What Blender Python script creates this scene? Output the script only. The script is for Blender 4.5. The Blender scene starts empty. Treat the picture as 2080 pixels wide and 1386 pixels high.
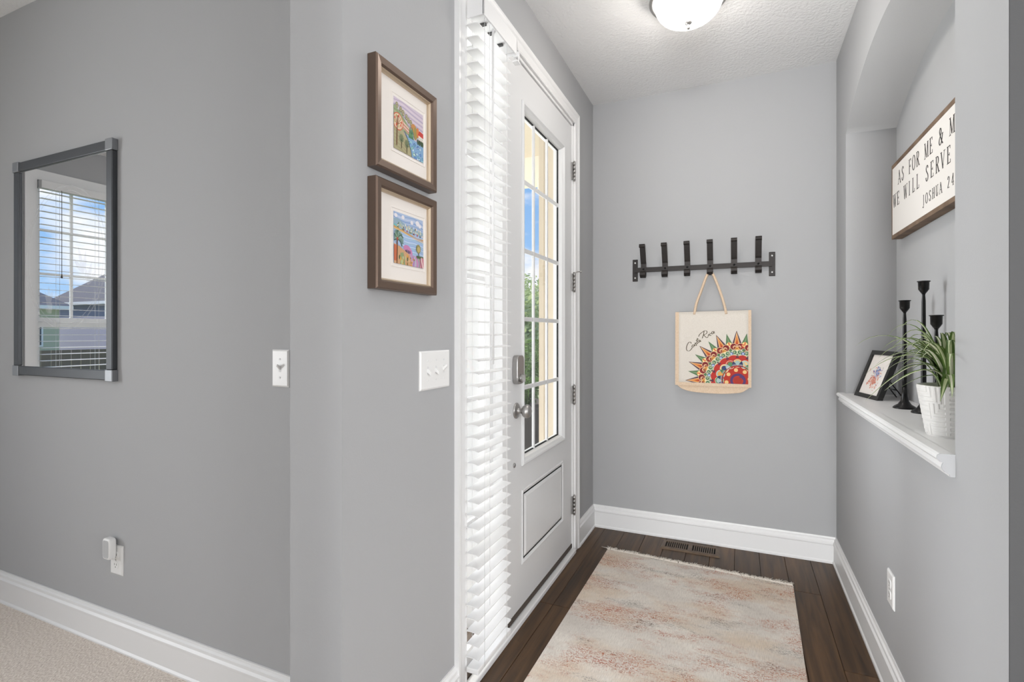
import bpy, bmesh, math, random
from mathutils import Vector, Matrix, noise
random.seed(7)
PI = math.pi
scn = bpy.context.scene
COL = scn.collection

# ------------------------------------------------------------------ camera
CX, CY, CZ, YAW, F, PY = 0.8729, -3.2713, 1.2537, 0.41735, 1041.66, 677.2
cam = bpy.data.cameras.new('camera'); cam_o = bpy.data.objects.new('camera', cam); COL.objects.link(cam_o)
cam.sensor_width = 36; cam.sensor_fit = 'HORIZONTAL'; cam.lens = F / 2080 * 36
cam.shift_y = -(693 - PY) / 2080
cam.clip_start = .03
cam_o.location = (CX, CY, CZ); cam_o.rotation_euler = (PI / 2, 0, YAW)
scn.camera = cam_o

# ------------------------------------------------------------------ view / world / sun / daylight and fill lights
vs = scn.view_settings
vs.view_transform = 'Standard'; vs.look = 'None'; vs.gamma = 1; vs.use_curve_mapping = False
vs.exposure = 0.27

def lin(h):
    h = h.lstrip('#'); out = []
    for i in (0, 2, 4):
        c = int(h[i:i + 2], 16) / 255
        out.append(c / 12.92 if c <= .04045 else ((c + .055) / 1.055) ** 2.4)
    return tuple(out)

def make_world():
    w = bpy.data.worlds.new('sky'); scn.world = w; w.use_nodes = True
    nt = w.node_tree; n = nt.nodes; l = nt.links; n.clear()
    out = n.new('ShaderNodeOutputWorld'); bg = n.new('ShaderNodeBackground')
    tc = n.new('ShaderNodeTexCoord'); sp = n.new('ShaderNodeSeparateXYZ')
    l.new(tc.outputs['Generated'], sp.inputs[0])
    ramp = n.new('ShaderNodeValToRGB')
    e = ramp.color_ramp.elements
    e[0].position = 0.0; e[0].color = (*lin('AFD0F1'), 1)
    e[1].position = .55; e[1].color = (*lin('4F93DB'), 1)
    m = e.new(.16); m.color = (*lin('8FBDEE'), 1)
    l.new(sp.outputs['Z'], ramp.inputs[0])
    mp = n.new('ShaderNodeMapping'); mp.inputs['Scale'].default_value = (1, 1, 2.6); mp.inputs['Location'].default_value = (.35, 0, .2)
    l.new(tc.outputs['Generated'], mp.inputs[0])
    nz = n.new('ShaderNodeTexNoise'); nz.inputs['Scale'].default_value = 3.4; nz.inputs['Detail'].default_value = 7; nz.inputs['Roughness'].default_value = .55
    l.new(mp.outputs[0], nz.inputs['Vector'])
    cr = n.new('ShaderNodeValToRGB'); cr.color_ramp.elements[0].position = .50; cr.color_ramp.elements[1].position = .63
    l.new(nz.outputs['Fac'], cr.inputs[0])
    mx = n.new('ShaderNodeMix'); mx.data_type = 'RGBA'
    l.new(cr.outputs[0], mx.inputs['Factor']); l.new(ramp.outputs[0], mx.inputs['A'])
    mx.inputs['B'].default_value = (.95, .96, 1.0, 1)
    l.new(mx.outputs['Result'], bg.inputs['Color']); bg.inputs['Strength'].default_value = 1.0
    l.new(bg.outputs[0], out.inputs[0])
make_world()

def add_light(name, kind, loc, rot, energy, color=(1, 1, 1), size=None, size_y=None, spread=None):
    ld = bpy.data.lights.new(name, kind); ld.energy = energy; ld.color = color
    if kind == 'AREA':
        ld.shape = 'RECTANGLE'; ld.size = size; ld.size_y = size_y
    elif kind == 'SUN': ld.angle = math.radians(.6)
    elif kind == 'POINT': ld.shadow_soft_size = size
    if kind == 'AREA' and spread: ld.spread = math.radians(spread)
    o = bpy.data.objects.new(name, ld); COL.objects.link(o); o.location = loc; o.rotation_euler = rot
    return o
# afternoon sun from the porch side
add_light('sun', 'SUN', (-9, 5, 9), Vector((-.75, .45, .75)).to_track_quat('Z', 'Y').to_euler(), 3.2, (1, .95, .88))
# area lights: west-window daylight at an added window, then unseen hall and east fill
add_light('west_window_daylight', 'AREA', (-3.97, -4.45, 1.46), (0, math.radians(-90), 0), 57, (.98, .99, 1), 1.85, 1.25, 112)
add_light('hall_fill_light', 'AREA', (1.05, -6.95, 1.12), (math.radians(90), 0, 0), 245, (.975, .988, 1), .95, 2.1)  # added fill for the end wall of the entry
add_light('east_fill_light', 'AREA', (3.57, -3.5, 1.45), (0, math.radians(90), 0), 52, (.99, .995, 1), 1.7, 1.6)  # added fill for the wall around the front door
# bright porch daylight coming in through the sidelight behind its blind
add_light('sidelight_daylight', 'AREA', (-.085, -1.557, 1.25), (0, math.radians(-90), 0), 0.8, (.99, .995, 1), 2.25, .25)
# area light added in front of the porch, lighting the entry through the door glass
add_light('porch_sky_fill', 'AREA', (-2.62, -.75, 1.3), (0, math.radians(-90), 0), 130, (.97, .985, 1), 2.3, 2.0)

# ------------------------------------------------------------------ helpers
def back(u, v, ax, val):
    """point of the plane axis=val that the pixel (u, v) shows"""
    c, s = math.cos(YAW), math.sin(YAW)
    a, b = (u - 1040) / F, -(v - PY) / F
    d = Vector((c * a - s, s * a + c, b)); o = Vector((CX, CY, CZ))
    return o + d * ((val - o[ax]) / d[ax])

OFF = {}
def link(name, data, parent=None, org=(0, 0, 0)):
    o = bpy.data.objects.new(name, data); COL.objects.link(o)
    org = Vector(org)
    if parent is not None:
        o.parent = parent; o.location = org - OFF[parent.name]
    else: o.location = org
    OFF[o.name] = org
    return o
def tag(o, label, cat=None, group=None, kind=None):
    o['label'] = label
    if cat: o['category'] = cat
    if group: o['group'] = group
    if kind: o['kind'] = kind
    return o
def thing(name, loc, label, cat, group=None):
    o = link(name, None, None, loc); o.empty_display_size = .05
    return tag(o, label, cat, group)

class MB:
    def __init__(s): s.v = []; s.f = []; s.m = []; s.sm = []; s.c = []
    def add(s, vs_, fs, m=0, smooth=False, col=None):
        b = len(s.v); s.v += [tuple(x) for x in vs_]
        for f in fs:
            s.f.append(tuple(i + b for i in f)); s.m.append(m); s.sm.append(smooth); s.c.append(col)
        return s
    def box(s, x0, x1, y0, y1, z0, z1, m=0):
        x0, x1 = min(x0, x1), max(x0, x1); y0, y1 = min(y0, y1), max(y0, y1); z0, z1 = min(z0, z1), max(z0, z1)
        v = [(x, y, z) for z in (z0, z1) for y in (y0, y1) for x in (x0, x1)]
        return s.add(v, [(0, 2, 3, 1), (4, 5, 7, 6), (0, 1, 5, 4), (2, 6, 7, 3), (0, 4, 6, 2), (1, 3, 7, 5)], m)
    def poly(s, pts, m=0, col=None): return s.add(pts, [tuple(range(len(pts)))], m, False, col)
    def slab(s, pts, d, m=0, smooth=False):
        """planar polygon pts thickened by the vector d"""
        d = Vector(d); n = len(pts); a = [Vector(p) for p in pts]; b = [p + d for p in a]
        fs = [tuple(range(n))[::-1], tuple(range(n, 2 * n))] + [(i, (i + 1) % n, n + (i + 1) % n, n + i) for i in range(n)]
        return s.add(a + b, fs, m, smooth)
    def lathe(s, prof, c, seg=32, axis='z', m=0, smooth=True, cap=True):
        v = []; c = Vector(c)
        for r, h in prof:
            for k in range(seg):
                t = 2 * PI * k / seg; a, b = r * math.cos(t), r * math.sin(t)
                q = {'z': (a, b, h), 'x': (h, a, b), 'y': (b, h, a)}[axis]
                v.append(c + Vector(q))
        fs = []
        for i in range(len(prof) - 1):
            for k in range(seg):
                k2 = (k + 1) % seg
                fs.append((i * seg + k, i * seg + k2, (i + 1) * seg + k2, (i + 1) * seg + k))
        if cap:
            if prof[0][0] > 1e-6: fs.append(tuple(range(seg))[::-1])
            if prof[-1][0] > 1e-6: fs.append(tuple(range((len(prof) - 1) * seg, len(prof) * seg)))
        return s.add(v, fs, m, smooth)
    def tube(s, path, r, seg=10, m=0, smooth=True, cap=True):
        path = [Vector(p) for p in path]; n = len(path)
        rr = r if isinstance(r, (list, tuple)) else [r] * n
        v = []; up = None
        for i, p in enumerate(path):
            t = (path[min(i + 1, n - 1)] - path[max(i - 1, 0)]).normalized()
            if up is None:
                up = Vector((0, 0, 1)) if abs(t.z) < .9 else Vector((1, 0, 0))
            a = t.cross(up)
            if a.length < 1e-6: a = t.orthogonal()
            a.normalize(); b = a.cross(t).normalized(); up = b
            for k in range(seg):
                q = 2 * PI * k / seg; v.append(p + (a * math.cos(q) + b * math.sin(q)) * rr[i])
        fs = [(i * seg + k, i * seg + (k + 1) % seg, (i + 1) * seg + (k + 1) % seg, (i + 1) * seg + k) for i in range(n - 1) for k in range(seg)]
        if cap: fs += [tuple(range(seg))[::-1], tuple(range((n - 1) * seg, n * seg))]
        return s.add(v, fs, m, smooth)
    def sweep(s, path, N, prof, closed=False, pre=None, post=None, m=0):
        """profile (a along N x t, b along N) swept along a planar path with mitred corners"""
        P = [Vector(p) for p in path]; N = Vector(N); n = len(P); v = []; k = len(prof)
        for i, p in enumerate(P):
            q0 = P[i - 1] if i > 0 else (P[-1] if closed else (Vector(pre) if pre else None))
            q1 = P[i + 1] if i < n - 1 else (P[0] if closed else (Vector(post) if post else None))
            sd = []
            if q0 is not None: sd.append(N.cross((p - q0).normalized()))
            if q1 is not None: sd.append(N.cross((q1 - p).normalized()))
            side = sd[0] if len(sd) == 1 else (sd[0] + sd[1]) / (1 + sd[0].dot(sd[1]))
            for a, b in prof: v.append(p + side * a + N * b)
        fs = []
        for i in range(n if closed else n - 1):
            j = (i + 1) % n
            for q in range(k):
                q2 = (q + 1) % k
                fs.append((i * k + q, i * k + q2, j * k + q2, j * k + q))
        if not closed: fs += [tuple(range(k)), tuple(range((n - 1) * k, n * k))[::-1]]
        return s.add(v, fs, m)
    def build(s, name, mats, parent=None, org=None, bevel=0, seg=2, fix=True):
        if org is None: org = OFF[parent.name] if parent is not None else (0, 0, 0)
        org = Vector(org)
        me = bpy.data.meshes.new(name)
        me.from_pydata([tuple(Vector(p) - org) for p in s.v], [], s.f)
        for q in (mats if isinstance(mats, (list, tuple)) else [mats]): me.materials.append(q)
        me.polygons.foreach_set('material_index', s.m); me.polygons.foreach_set('use_smooth', s.sm)
        if any(c is not None for c in s.c):
            ca = me.color_attributes.new('Col', 'FLOAT_COLOR', 'CORNER')
            for p, c in zip(me.polygons, s.c):
                for li in p.loop_indices: ca.data[li].color = (*(c or (1, 1, 1)), 1)
        elif fix:
            bm = bmesh.new(); bm.from_mesh(me); bmesh.ops.recalc_face_normals(bm, faces=bm.faces); bm.to_mesh(me); bm.free()
        o = link(name, me, parent, org)
        if bevel:
            md = o.modifiers.new('bevel', 'BEVEL'); md.width = bevel; md.segments = seg; md.limit_method = 'ANGLE'; md.angle_limit = .6
        return o

# ------------------------------------------------------------------ materials
def mat(name, col, rough=.5, metal=0., spec=.5, bump=None, var=None, trans=0., coat=0.):
    """bump = (noise scale, strength[, detail]); var = (scale, other colour, lo, hi)"""
    m = bpy.data.materials.new(name); m.use_nodes = True
    nt = m.node_tree; n = nt.nodes; l = nt.links; p = n['Principled BSDF']
    col = lin(col) if isinstance(col, str) else col
    p.inputs['Base Color'].default_value = (*col, 1); p.inputs['Roughness'].default_value = rough
    p.inputs['Metallic'].default_value = metal; p.inputs['Specular IOR Level'].default_value = spec
    p.inputs['Coat Weight'].default_value = coat
    tc = n.new('ShaderNodeTexCoord')
    if var:
        nz = n.new('ShaderNodeTexNoise'); nz.inputs['Scale'].default_value = var[0]; nz.inputs['Detail'].default_value = 5
        l.new(tc.outputs['Object'], nz.inputs['Vector'])
        r = n.new('ShaderNodeValToRGB'); r.color_ramp.elements[0].position = var[2]; r.color_ramp.elements[1].position = var[3]
        r.color_ramp.elements[0].color = (*col, 1); r.color_ramp.elements[1].color = (*lin(var[1]), 1)
        l.new(nz.outputs['Fac'], r.inputs[0]); l.new(r.outputs[0], p.inputs['Base Color'])
    if bump:
        nb = n.new('ShaderNodeTexNoise'); nb.inputs['Scale'].default_value = bump[0]; nb.inputs['Detail'].default_value = bump[2] if len(bump) > 2 else 3
        l.new(tc.outputs['Object'], nb.inputs['Vector'])
        b = n.new('ShaderNodeBump'); b.inputs['Strength'].default_value = bump[1]; b.inputs['Distance'].default_value = .004
        l.new(nb.outputs['Fac'], b.inputs['Height']); l.new(b.outputs[0], p.inputs['Normal'])
    if trans:
        t = n.new('ShaderNodeBsdfTranslucent'); t.inputs[0].default_value = (*col, 1)
        mx = n.new('ShaderNodeMixShader'); mx.inputs[0].default_value = trans
        l.new(p.outputs[0], mx.inputs[1]); l.new(t.outputs[0], mx.inputs[2]); l.new(mx.outputs[0], n['Material Output'].inputs[0])
    return m
def mat_attr(name, rough=.6, bump=None, trans=0., mul=1.0):
    m = mat(name, (.5, .5, .5), rough, bump=bump, spec=.3)
    n = m.node_tree.nodes; l = m.node_tree.links
    a = n.new('ShaderNodeAttribute'); a.attribute_name = 'Col'
    l.new(a.outputs['Color'], n['Principled BSDF'].inputs['Base Color'])
    if trans:
        t = n.new('ShaderNodeBsdfTranslucent'); l.new(a.outputs['Color'], t.inputs[0])
        mx = n.new('ShaderNodeMixShader'); mx.inputs[0].default_value = trans
        l.new(n['Principled BSDF'].outputs[0], mx.inputs[1]); l.new(t.outputs[0], mx.inputs[2]); l.new(mx.outputs[0], n['Material Output'].inputs[0])
    return m
def mat_glass(name, gloss=.06, tint=(1, 1, 1)):
    m = bpy.data.materials.new(name); m.use_nodes = True
    nt = m.node_tree; n = nt.nodes; l = nt.links; n.remove(n['Principled BSDF'])
    t = n.new('ShaderNodeBsdfTransparent'); t.inputs[0].default_value = (*tint, 1)
    g = n.new('ShaderNodeBsdfGlossy'); g.inputs['Roughness'].default_value = .01
    lw = n.new('ShaderNodeLayerWeight'); pw = n.new('ShaderNodeMath'); pw.operation = 'POWER'; pw.inputs[1].default_value = 5
    fr = n.new('ShaderNodeMath'); fr.operation = 'MULTIPLY_ADD'; fr.inputs[1].default_value = .7; fr.inputs[2].default_value = .02
    l.new(lw.outputs['Facing'], pw.inputs[0]); l.new(pw.outputs[0], fr.inputs[0])
    mx = n.new('ShaderNodeMixShader')
    l.new(fr.outputs[0], mx.inputs[0]); l.new(t.outputs[0], mx.inputs[1]); l.new(g.outputs[0], mx.inputs[2])
    l.new(mx.outputs[0], n['Material Output'].inputs[0])
    return m
def mat_emit(name, col, s):
    m = mat(name, col, .3); p = m.node_tree.nodes['Principled BSDF']
    p.inputs['Emission Color'].default_value = (*(lin(col) if isinstance(col, str) else col), 1); p.inputs['Emission Strength'].default_value = s
    return m

M = {}
M['wall'] = mat('wall_paint', (.425, .429, .437), .75, spec=.25, bump=(160, .06))
M['wall_dark'] = mat('dark_grey_wall', (.070, .070, .071), .75, spec=.25, bump=(160, .06))  # much darker grey than the other walls, same finish
M['ceil'] = mat('ceiling_texture', (.85, .85, .85), .9, spec=.2, bump=(75, 1.0, 4))
M['trim'] = mat('white_trim_paint', (.82, .82, .82), .38, spec=.4)
M['door'] = mat('white_door_paint', (.74, .745, .75), .42, spec=.4)
M['plate'] = mat('white_plastic', (.84, .84, .83), .3)
M['slat'] = mat('white_blind_slat', (.84, .84, .84), .4, trans=.10)
M['cord'] = mat('white_cord', (.75, .75, .75), .7)
M['nickel'] = mat('brushed_nickel', (.42, .41, .4), .36, 1.0, bump=(300, .05))
M['darksteel'] = mat('dark_screw', (.12, .12, .12), .4, 1.0)
M['glass'] = mat_glass('window_glass')
M['iron'] = mat('wrought_iron', '272220', .48, .35, bump=(90, .2))
M['blackmetal'] = mat('black_cast_metal', '0C0C0C', .33, .3, bump=(60, .25))
M['black'] = mat('black_frame', '1A1A19', .45)
M['pewter'] = mat('pewter_frame', '46484B', .42, .55, bump=(400, .08))
M['pewter2'] = mat('pewter_corner', '8A8C8F', .38, .7)
M['bronze'] = mat('bronze_frame', '6E5C50', .36, .55)
M['gold'] = mat('champagne_fillet', 'C9B79F', .32, .6)
M['mat'] = mat('mat_board', 'E9E3DD', .8)
M['signwood'] = mat('sign_wood', '7A6450', .7, var=(9, '5C4736', .4, .65), bump=(40, .2))
M['signface'] = mat('sign_face', 'E6E2DD', .75)
M['ink'] = mat('sign_ink', '35302E', .8)
M['jute'] = mat('jute_trim', 'E0C9B0', .9, bump=(500, .5), var=(150, 'D6BC9F', .4, .7))
M['canvas'] = mat('bag_canvas', 'DDD6CC', .9, bump=(600, .4), var=(200, 'D6CEC3', .45, .7))
M['script'] = mat('script_ink', '4A3F26', .8)
M['print'] = mat_attr('printed_ink', .8)
M['art'] = mat_attr('art_print', .6)
M['leaf'] = mat_attr('leaf_stripes', .45, trans=.2)
M['pot'] = mat('white_ceramic', (.80, .79, .77), .35)
M['soil'] = mat('potting_soil', '2A2018', .95, bump=(60, 1))
M['mirror'] = mat('mirror_silver', (.9, .91, .92), .0, 1.0)
M['etch'] = mat_glass('etched_lines', tint=(.9, .9, .9))
M['vent'] = mat('brown_register', '65523F', .5, var=(20, '584636', .4, .6))
M['dark'] = mat('dark_recess', '0A0908', .9)
M['fringe'] = mat('rug_fringe', 'E4DCD2', .95)
M['tan'] = mat('tan_exterior', (.58, .50, .385), .8, bump=(30, .1))
M['cream'] = mat('cream_exterior', (.72, .66, .54), .8)
M['concrete'] = mat('porch_concrete', 'D3CEC4', .9, bump=(20, .3))
M['grass'] = mat('lawn_grass', 'A5AE7C', .95, var=(3, 'BEC497', .35, .65), bump=(40, 1))
M['bark'] = mat('tree_bark', '5E4D3C', .95, bump=(20, .8))
M['fol1'] = mat('tree_leaves', 'BBC78A', .8, trans=.5, var=(6, 'DDE3B8', .35, .65))
M['fern'] = mat('fern_green', '5C7F38', .6, trans=.25, var=(12, '3E5E28', .4, .7))
M['planter'] = mat('black_planter', '1B1714', .55)
M['bamboo'] = mat('bench_wood', '4A3020', .6)
M['siding1'] = mat('lavender_siding', 'A9A8BC', .8)
M['siding2'] = mat('sage_siding', 'B4B79F', .8)
M['roof'] = mat('grey_shingle', '6F6C70', .9, bump=(20, .6))
M['winglass'] = mat('far_window', '3C4650', .15)
M['fence'] = mat('fence_wood', '6B5F52', .9)

def mat_wood():
    m = mat('hardwood_plank', '4A3829', .42, spec=.35)
    n = m.node_tree.nodes; l = m.node_tree.links; p = n['Principled BSDF']
    tc = n.new('ShaderNodeTexCoord'); oi = n.new('ShaderNodeObjectInfo')
    mp = n.new('ShaderNodeMapping'); mp.inputs['Scale'].default_value = (38, 2.2, 8)
    ad = n.new('ShaderNodeVectorMath'); ad.operation = 'ADD'
    ml = n.new('ShaderNodeVectorMath'); ml.operation = 'SCALE'; ml.inputs['Scale'].default_value = 37
    l.new(oi.outputs['Random'], ml.inputs[0]); l.new(tc.outputs['Object'], ad.inputs[0]); l.new(ml.outputs[0], ad.inputs[1]); l.new(ad.outputs[0], mp.inputs[0])
    nz = n.new('ShaderNodeTexNoise'); nz.inputs['Scale'].default_value = 1; nz.inputs['Detail'].default_value = 6; nz.inputs['Distortion'].default_value = .6
    l.new(mp.outputs[0], nz.inputs['Vector'])
    r = n.new('ShaderNodeValToRGB'); e = r.color_ramp.elements
    e[0].position = .3; e[0].color = (*lin('36271A'), 1); e[1].position = .72; e[1].color = (*lin('664A2F'), 1)
    l.new(nz.outputs['Fac'], r.inputs[0])
    hs = n.new('ShaderNodeHueSaturation'); mr = n.new('ShaderNodeMapRange'); mr.inputs['To Min'].default_value = .82; mr.inputs['To Max'].default_value = 1.15
    l.new(oi.outputs['Random'], mr.inputs[0]); l.new(mr.outputs[0], hs.inputs['Value']); l.new(r.outputs[0], hs.inputs['Color']); l.new(hs.outputs[0], p.inputs['Base Color'])
    b = n.new('ShaderNodeBump'); b.inputs['Strength'].default_value = .15; b.inputs['Distance'].default_value = .003
    l.new(nz.outputs['Fac'], b.inputs['Height']); l.new(b.outputs[0], p.inputs['Normal'])
    return m
M['wood'] = mat_wood()

def mat_carpet():
    m = mat('carpet_pile', 'B0A399', 1.0, spec=.05)
    n = m.node_tree.nodes; l = m.node_tree.links; p = n['Principled BSDF']
    tc = n.new('ShaderNodeTexCoord')
    nz = n.new('ShaderNodeTexNoise'); nz.inputs['Scale'].default_value = 250; nz.inputs['Detail'].default_value = 3
    mp = n.new('ShaderNodeMapping'); mp.inputs['Scale'].default_value = (1, .45, 1); mp.inputs['Rotation'].default_value = (0, 0, .5)
    l.new(tc.outputs['Object'], mp.inputs[0]); l.new(mp.outputs[0], nz.inputs['Vector'])
    r = n.new('ShaderNodeValToRGB'); e = r.color_ramp.elements
    e[0].position = .33; e[0].color = (*lin('CCBEB2'), 1); e[1].position = .66; e[1].color = (*lin('FBF2E8'), 1)
    l.new(nz.outputs['Fac'], r.inputs[0]); l.new(r.outputs[0], p.inputs['Base Color'])
    b = n.new('ShaderNodeBump'); b.inputs['Strength'].default_value = 1; b.inputs['Distance'].default_value = .006
    l.new(nz.outputs['Fac'], b.inputs['Height']); l.new(b.outputs[0], p.inputs['Normal'])
    return m
M['carpet'] = mat_carpet()

def mat_rug():
    m = mat('faded_rug', 'CFC6BC', .95, spec=.05)
    n = m.node_tree.nodes; l = m.node_tree.links; p = n['Principled BSDF']
    tc = n.new('ShaderNodeTexCoord')
    def nz(scale, sc, det=6, rough=.6, loc=(0, 0, 0), snap=True):
        mp = n.new('ShaderNodeMapping'); mp.inputs['Scale'].default_value = sc; mp.inputs['Location'].default_value = loc
        if snap:
            sn = n.new('ShaderNodeVectorMath'); sn.operation = 'SNAP'; sn.inputs[1].default_value = (.0042, .0036, 1); l.new(tc.outputs['Object'], sn.inputs[0]); l.new(sn.outputs[0], mp.inputs[0])
        else: l.new(tc.outputs['Object'], mp.inputs[0])
        q = n.new('ShaderNodeTexNoise'); q.inputs['Scale'].default_value = scale; q.inputs['Detail'].default_value = det; q.inputs['Roughness'].default_value = rough
        l.new(mp.outputs[0], q.inputs['Vector']); return q.outputs['Fac']
    def ramp(src, a, b):
        r = n.new('ShaderNodeMapRange'); r.inputs['From Min'].default_value = a; r.inputs['From Max'].default_value = b; r.clamp = True
        l.new(src, r.inputs[0]); return r.outputs[0]
    def mul(a, b):
        q = n.new('ShaderNodeMath'); q.operation = 'MULTIPLY'; l.new(a, q.inputs[0])
        if isinstance(b, float): q.inputs[1].default_value = b
        else: l.new(b, q.inputs[1])
        return q.outputs[0]
    def mix(fac, A, B):
        q = n.new('ShaderNodeMix'); q.data_type = 'RGBA'; l.new(fac, q.inputs['Factor'])
        for s, x in (('A', A), ('B', B)):
            if isinstance(x, str): q.inputs[s].default_value = (*lin(x), 1)
            else: l.new(x, q.inputs[s])
        return q.outputs['Result']
    base = mix(ramp(nz(2.6, (1, 1.5, 1)), .36, .64), 'D6CFC7', 'EEE8DF')
    base = mix(mul(ramp(nz(2.2, (1, 2, 1), loc=(3, 1, 0)), .46, .62), .75), base, 'DDCAB4')
    streak = ramp(nz(40, (1, 2.6, 1), 8, .8), .40, .58)      # broken weft rows
    fleck = ramp(nz(190, (1, 1.6, 1), 2, .6), .44, .54)
    coral = mul(mul(ramp(nz(3.0, (1, 2.0, 1), 5, .62, (7.3, 2.2, 0)), .48, .58), streak), fleck)
    base = mix(mul(coral, 1.0), base, 'B56A48')
    rose = mul(mul(ramp(nz(5.2, (1, 2.0, 1), 5, .62, (2.3, 9.2, 0)), .58, .68), streak), fleck)
    base = mix(mul(rose, .9), base, 'B4604C')
    dark = mul(mul(ramp(nz(4.2, (1, 2.4, 1), 5, .62, (1.7, 5.1, 0)), .54, .65), streak), fleck)
    base = mix(mul(dark, .85), base, '625C57')
    thread = nz(1, (420, 30, 1), 2, snap=False)
    base = mix(mul(ramp(thread, .42, .66), .34), base, 'A79E95')
    base = mix(mul(ramp(nz(240, (1, 1, 1), 2), .5, .75), .25), base, 'ECE6DE')
    l.new(base, p.inputs['Base Color'])
    b = n.new('ShaderNodeBump'); b.inputs['Strength'].default_value = .4; b.inputs['Distance'].default_value = .002
    l.new(thread, b.inputs['Height']); l.new(b.outputs[0], p.inputs['Normal'])
    return m
M['rug'] = mat_rug()

# ------------------------------------------------------------------ the setting
W = 1.3565; C = 2.74; YL = -2.041; YE = -2.311; YR = -1.956; XE = -.168
XW, XEAST, YS = -4.0, 3.6, -7.0
def S(o, label): return tag(o, label, kind='structure')

def grid_wall(name, axis, a0, a1, us, zs, holes, label, m):
    """wall slab between planes a0, a1 of the axis, cells us x zs, some cells left open"""
    mb = MB(); nu, nz_ = len(us) - 1, len(zs) - 1
    def pt(a, u, z): return (a, u, z) if axis == 'x' else (u, a, z)
    solid = lambda i, j: 0 <= i < nu and 0 <= j < nz_ and (i, j) not in holes
    for i in range(nu):
        for j in range(nz_):
            if not solid(i, j): continue
            u0, u1, z0, z1 = us[i], us[i + 1], zs[j], zs[j + 1]
            for a in (a0, a1): mb.poly([pt(a, u0, z0), pt(a, u1, z0), pt(a, u1, z1), pt(a, u0, z1)])
            for (di, dj, e) in ((-1, 0, ((u0, z0), (u0, z1))), (1, 0, ((u1, z0), (u1, z1))), (0, -1, ((u0, z0), (u1, z0))), (0, 1, ((u0, z1), (u1, z1)))):
                if not solid(i + di, j + dj):
                    (p0, q0), (p1, q1) = e
                    mb.poly([pt(a0, p0, q0), pt(a0, p1, q1), pt(a1, p1, q1), pt(a1, p0, q0)])
    bmo = mb.build(name, m, fix=False)
    bm = bmesh.new(); bm.from_mesh(bmo.data); bmesh.ops.remove_doubles(bm, verts=bm.verts, dist=1e-5); bmesh.ops.recalc_face_normals(bm, faces=bm.faces); bm.to_mesh(bmo.data); bm.free()
    return S(bmo, label)

OY0, OY1, OZ = -1.728, -.425, 2.462     # door + sidelight opening
grid_wall('wall_left', 'x', XE, 0, [YE, OY0, OY1, .16], [0, OZ, C], {(1, 0)}, 'grey painted wall around the front door', M['wall'])
S(MB().box(0, W + .6, 0, .16, 0, C).build('wall_back', M['wall']), 'grey end wall of the entry behind the hook rack')
S(MB().box(XW - .16, XE, YL, YL + .17, 0, C).build('wall_living', M['wall']), 'grey living room wall behind the mirror')
grid_wall('wall_west', 'x', XW - .16, XW, [YS, -5.10, -3.80, -3.70, -2.93, YL + .17], [0, .5, 1.0 - .5 + .0001, 2.42, C], {(1, 1), (1, 2), (3, 1), (3, 2)}, 'grey living room wall with windows', M['wall'])
S(MB().box(XW - .16, XEAST, YS - .16, YS, 0, C).build('wall_south', M['wall']), 'grey wall behind the camera')
S(MB().box(XEAST, XEAST + .16, YS, YR + .3, 0, C).build('wall_east', M['wall']), 'grey wall on the far right of the living room')
S(MB().box(XW - .16, XEAST + .16, YS - .16, YL + .17, C, C + .14).box(XE, XEAST + .16, YL + .17, .16, C, C + .14).build('ceiling', M['ceil']), 'white textured ceiling')

# right wall with the arched niche
NY0, NY1, NZ, NSP, NTOP, ND = -1.681, -.268, .948, 2.243, 2.425, .207
def right_wall():
    mb = MB(); yc = (NY0 + NY1) / 2; hw = (NY1 - NY0) / 2; rise = NTOP - NSP
    R = (hw * hw + rise * rise) / (2 * rise); n = 40
    arch = [(NY0 + (NY1 - NY0) * i / n, 0) for i in range(n + 1)]
    arch = [(y, NTOP - R + math.sqrt(R * R - (y - yc) ** 2)) for y, _ in arch]
    x = W; xb = W + ND
    q = lambda y0, y1, z0, z1: mb.poly([(x, y0, z0), (x, y1, z0), (x, y1, z1), (x, y0, z1)])
    q(YR, NY0, 0, C); q(NY1, 0, 0, C); q(NY0, NY1, 0, NZ)
    for i in range(n):
        (y0, z0), (y1, z1) = arch[i], arch[i + 1]
        mb.poly([(x, y0, z0), (x, y1, z1), (x, y1, C), (x, y0, C)])
        mb.add([(x, y0, z0), (x, y1, z1), (xb, y1, z1), (xb, y0, z0)], [(0, 1, 2, 3)], 0, True)
        mb.poly([(xb, y0, NZ), (xb, y1, NZ), (xb, y1, z1), (xb, y0, z0)])
    for y in (NY0, NY1): mb.poly([(x, y, NZ), (xb, y, NZ), (xb, y, NSP), (x, y, NSP)])
    mb.poly([(x, NY0, NZ), (x, NY1, NZ), (xb, NY1, NZ), (xb, NY0, NZ)])
    mb.poly([(x + .5, YR + .01, 0), (x + .5, 0, 0), (x + .5, 0, C), (x + .5, YR + .01, C)])
    mb.poly([(x, 0, 0), (x + .5, 0, 0), (x + .5, 0, C), (x, 0, C)])
    o = mb.build('wall_right', M['wall'], fix=False)
    bm = bmesh.new(); bm.from_mesh(o.data); bmesh.ops.remove_doubles(bm, verts=bm.verts, dist=1e-5); bmesh.ops.recalc_face_normals(bm, faces=bm.faces); bm.to_mesh(o.data); bm.free()
    S(o, 'grey wall with an arched niche')
right_wall()
S(MB().box(W + .0008, XEAST, YR, YR + .01, 0, C).box(W + .5, XEAST, YR + .01, YR + .2, 0, C).build('wall_corner', M['wall_dark']), 'darker grey wall around the corner on the far right')
S(MB().box(XE - .12, XE, YS, -4.4, 0, C).box(XE - .12, .58, -4.4, -4.28, 0, C).build('wall_light_block', M['wall']), 'grey unseen partition added behind the camera to block hall light')  # unseen wall added to keep hall light off the left wall

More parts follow.
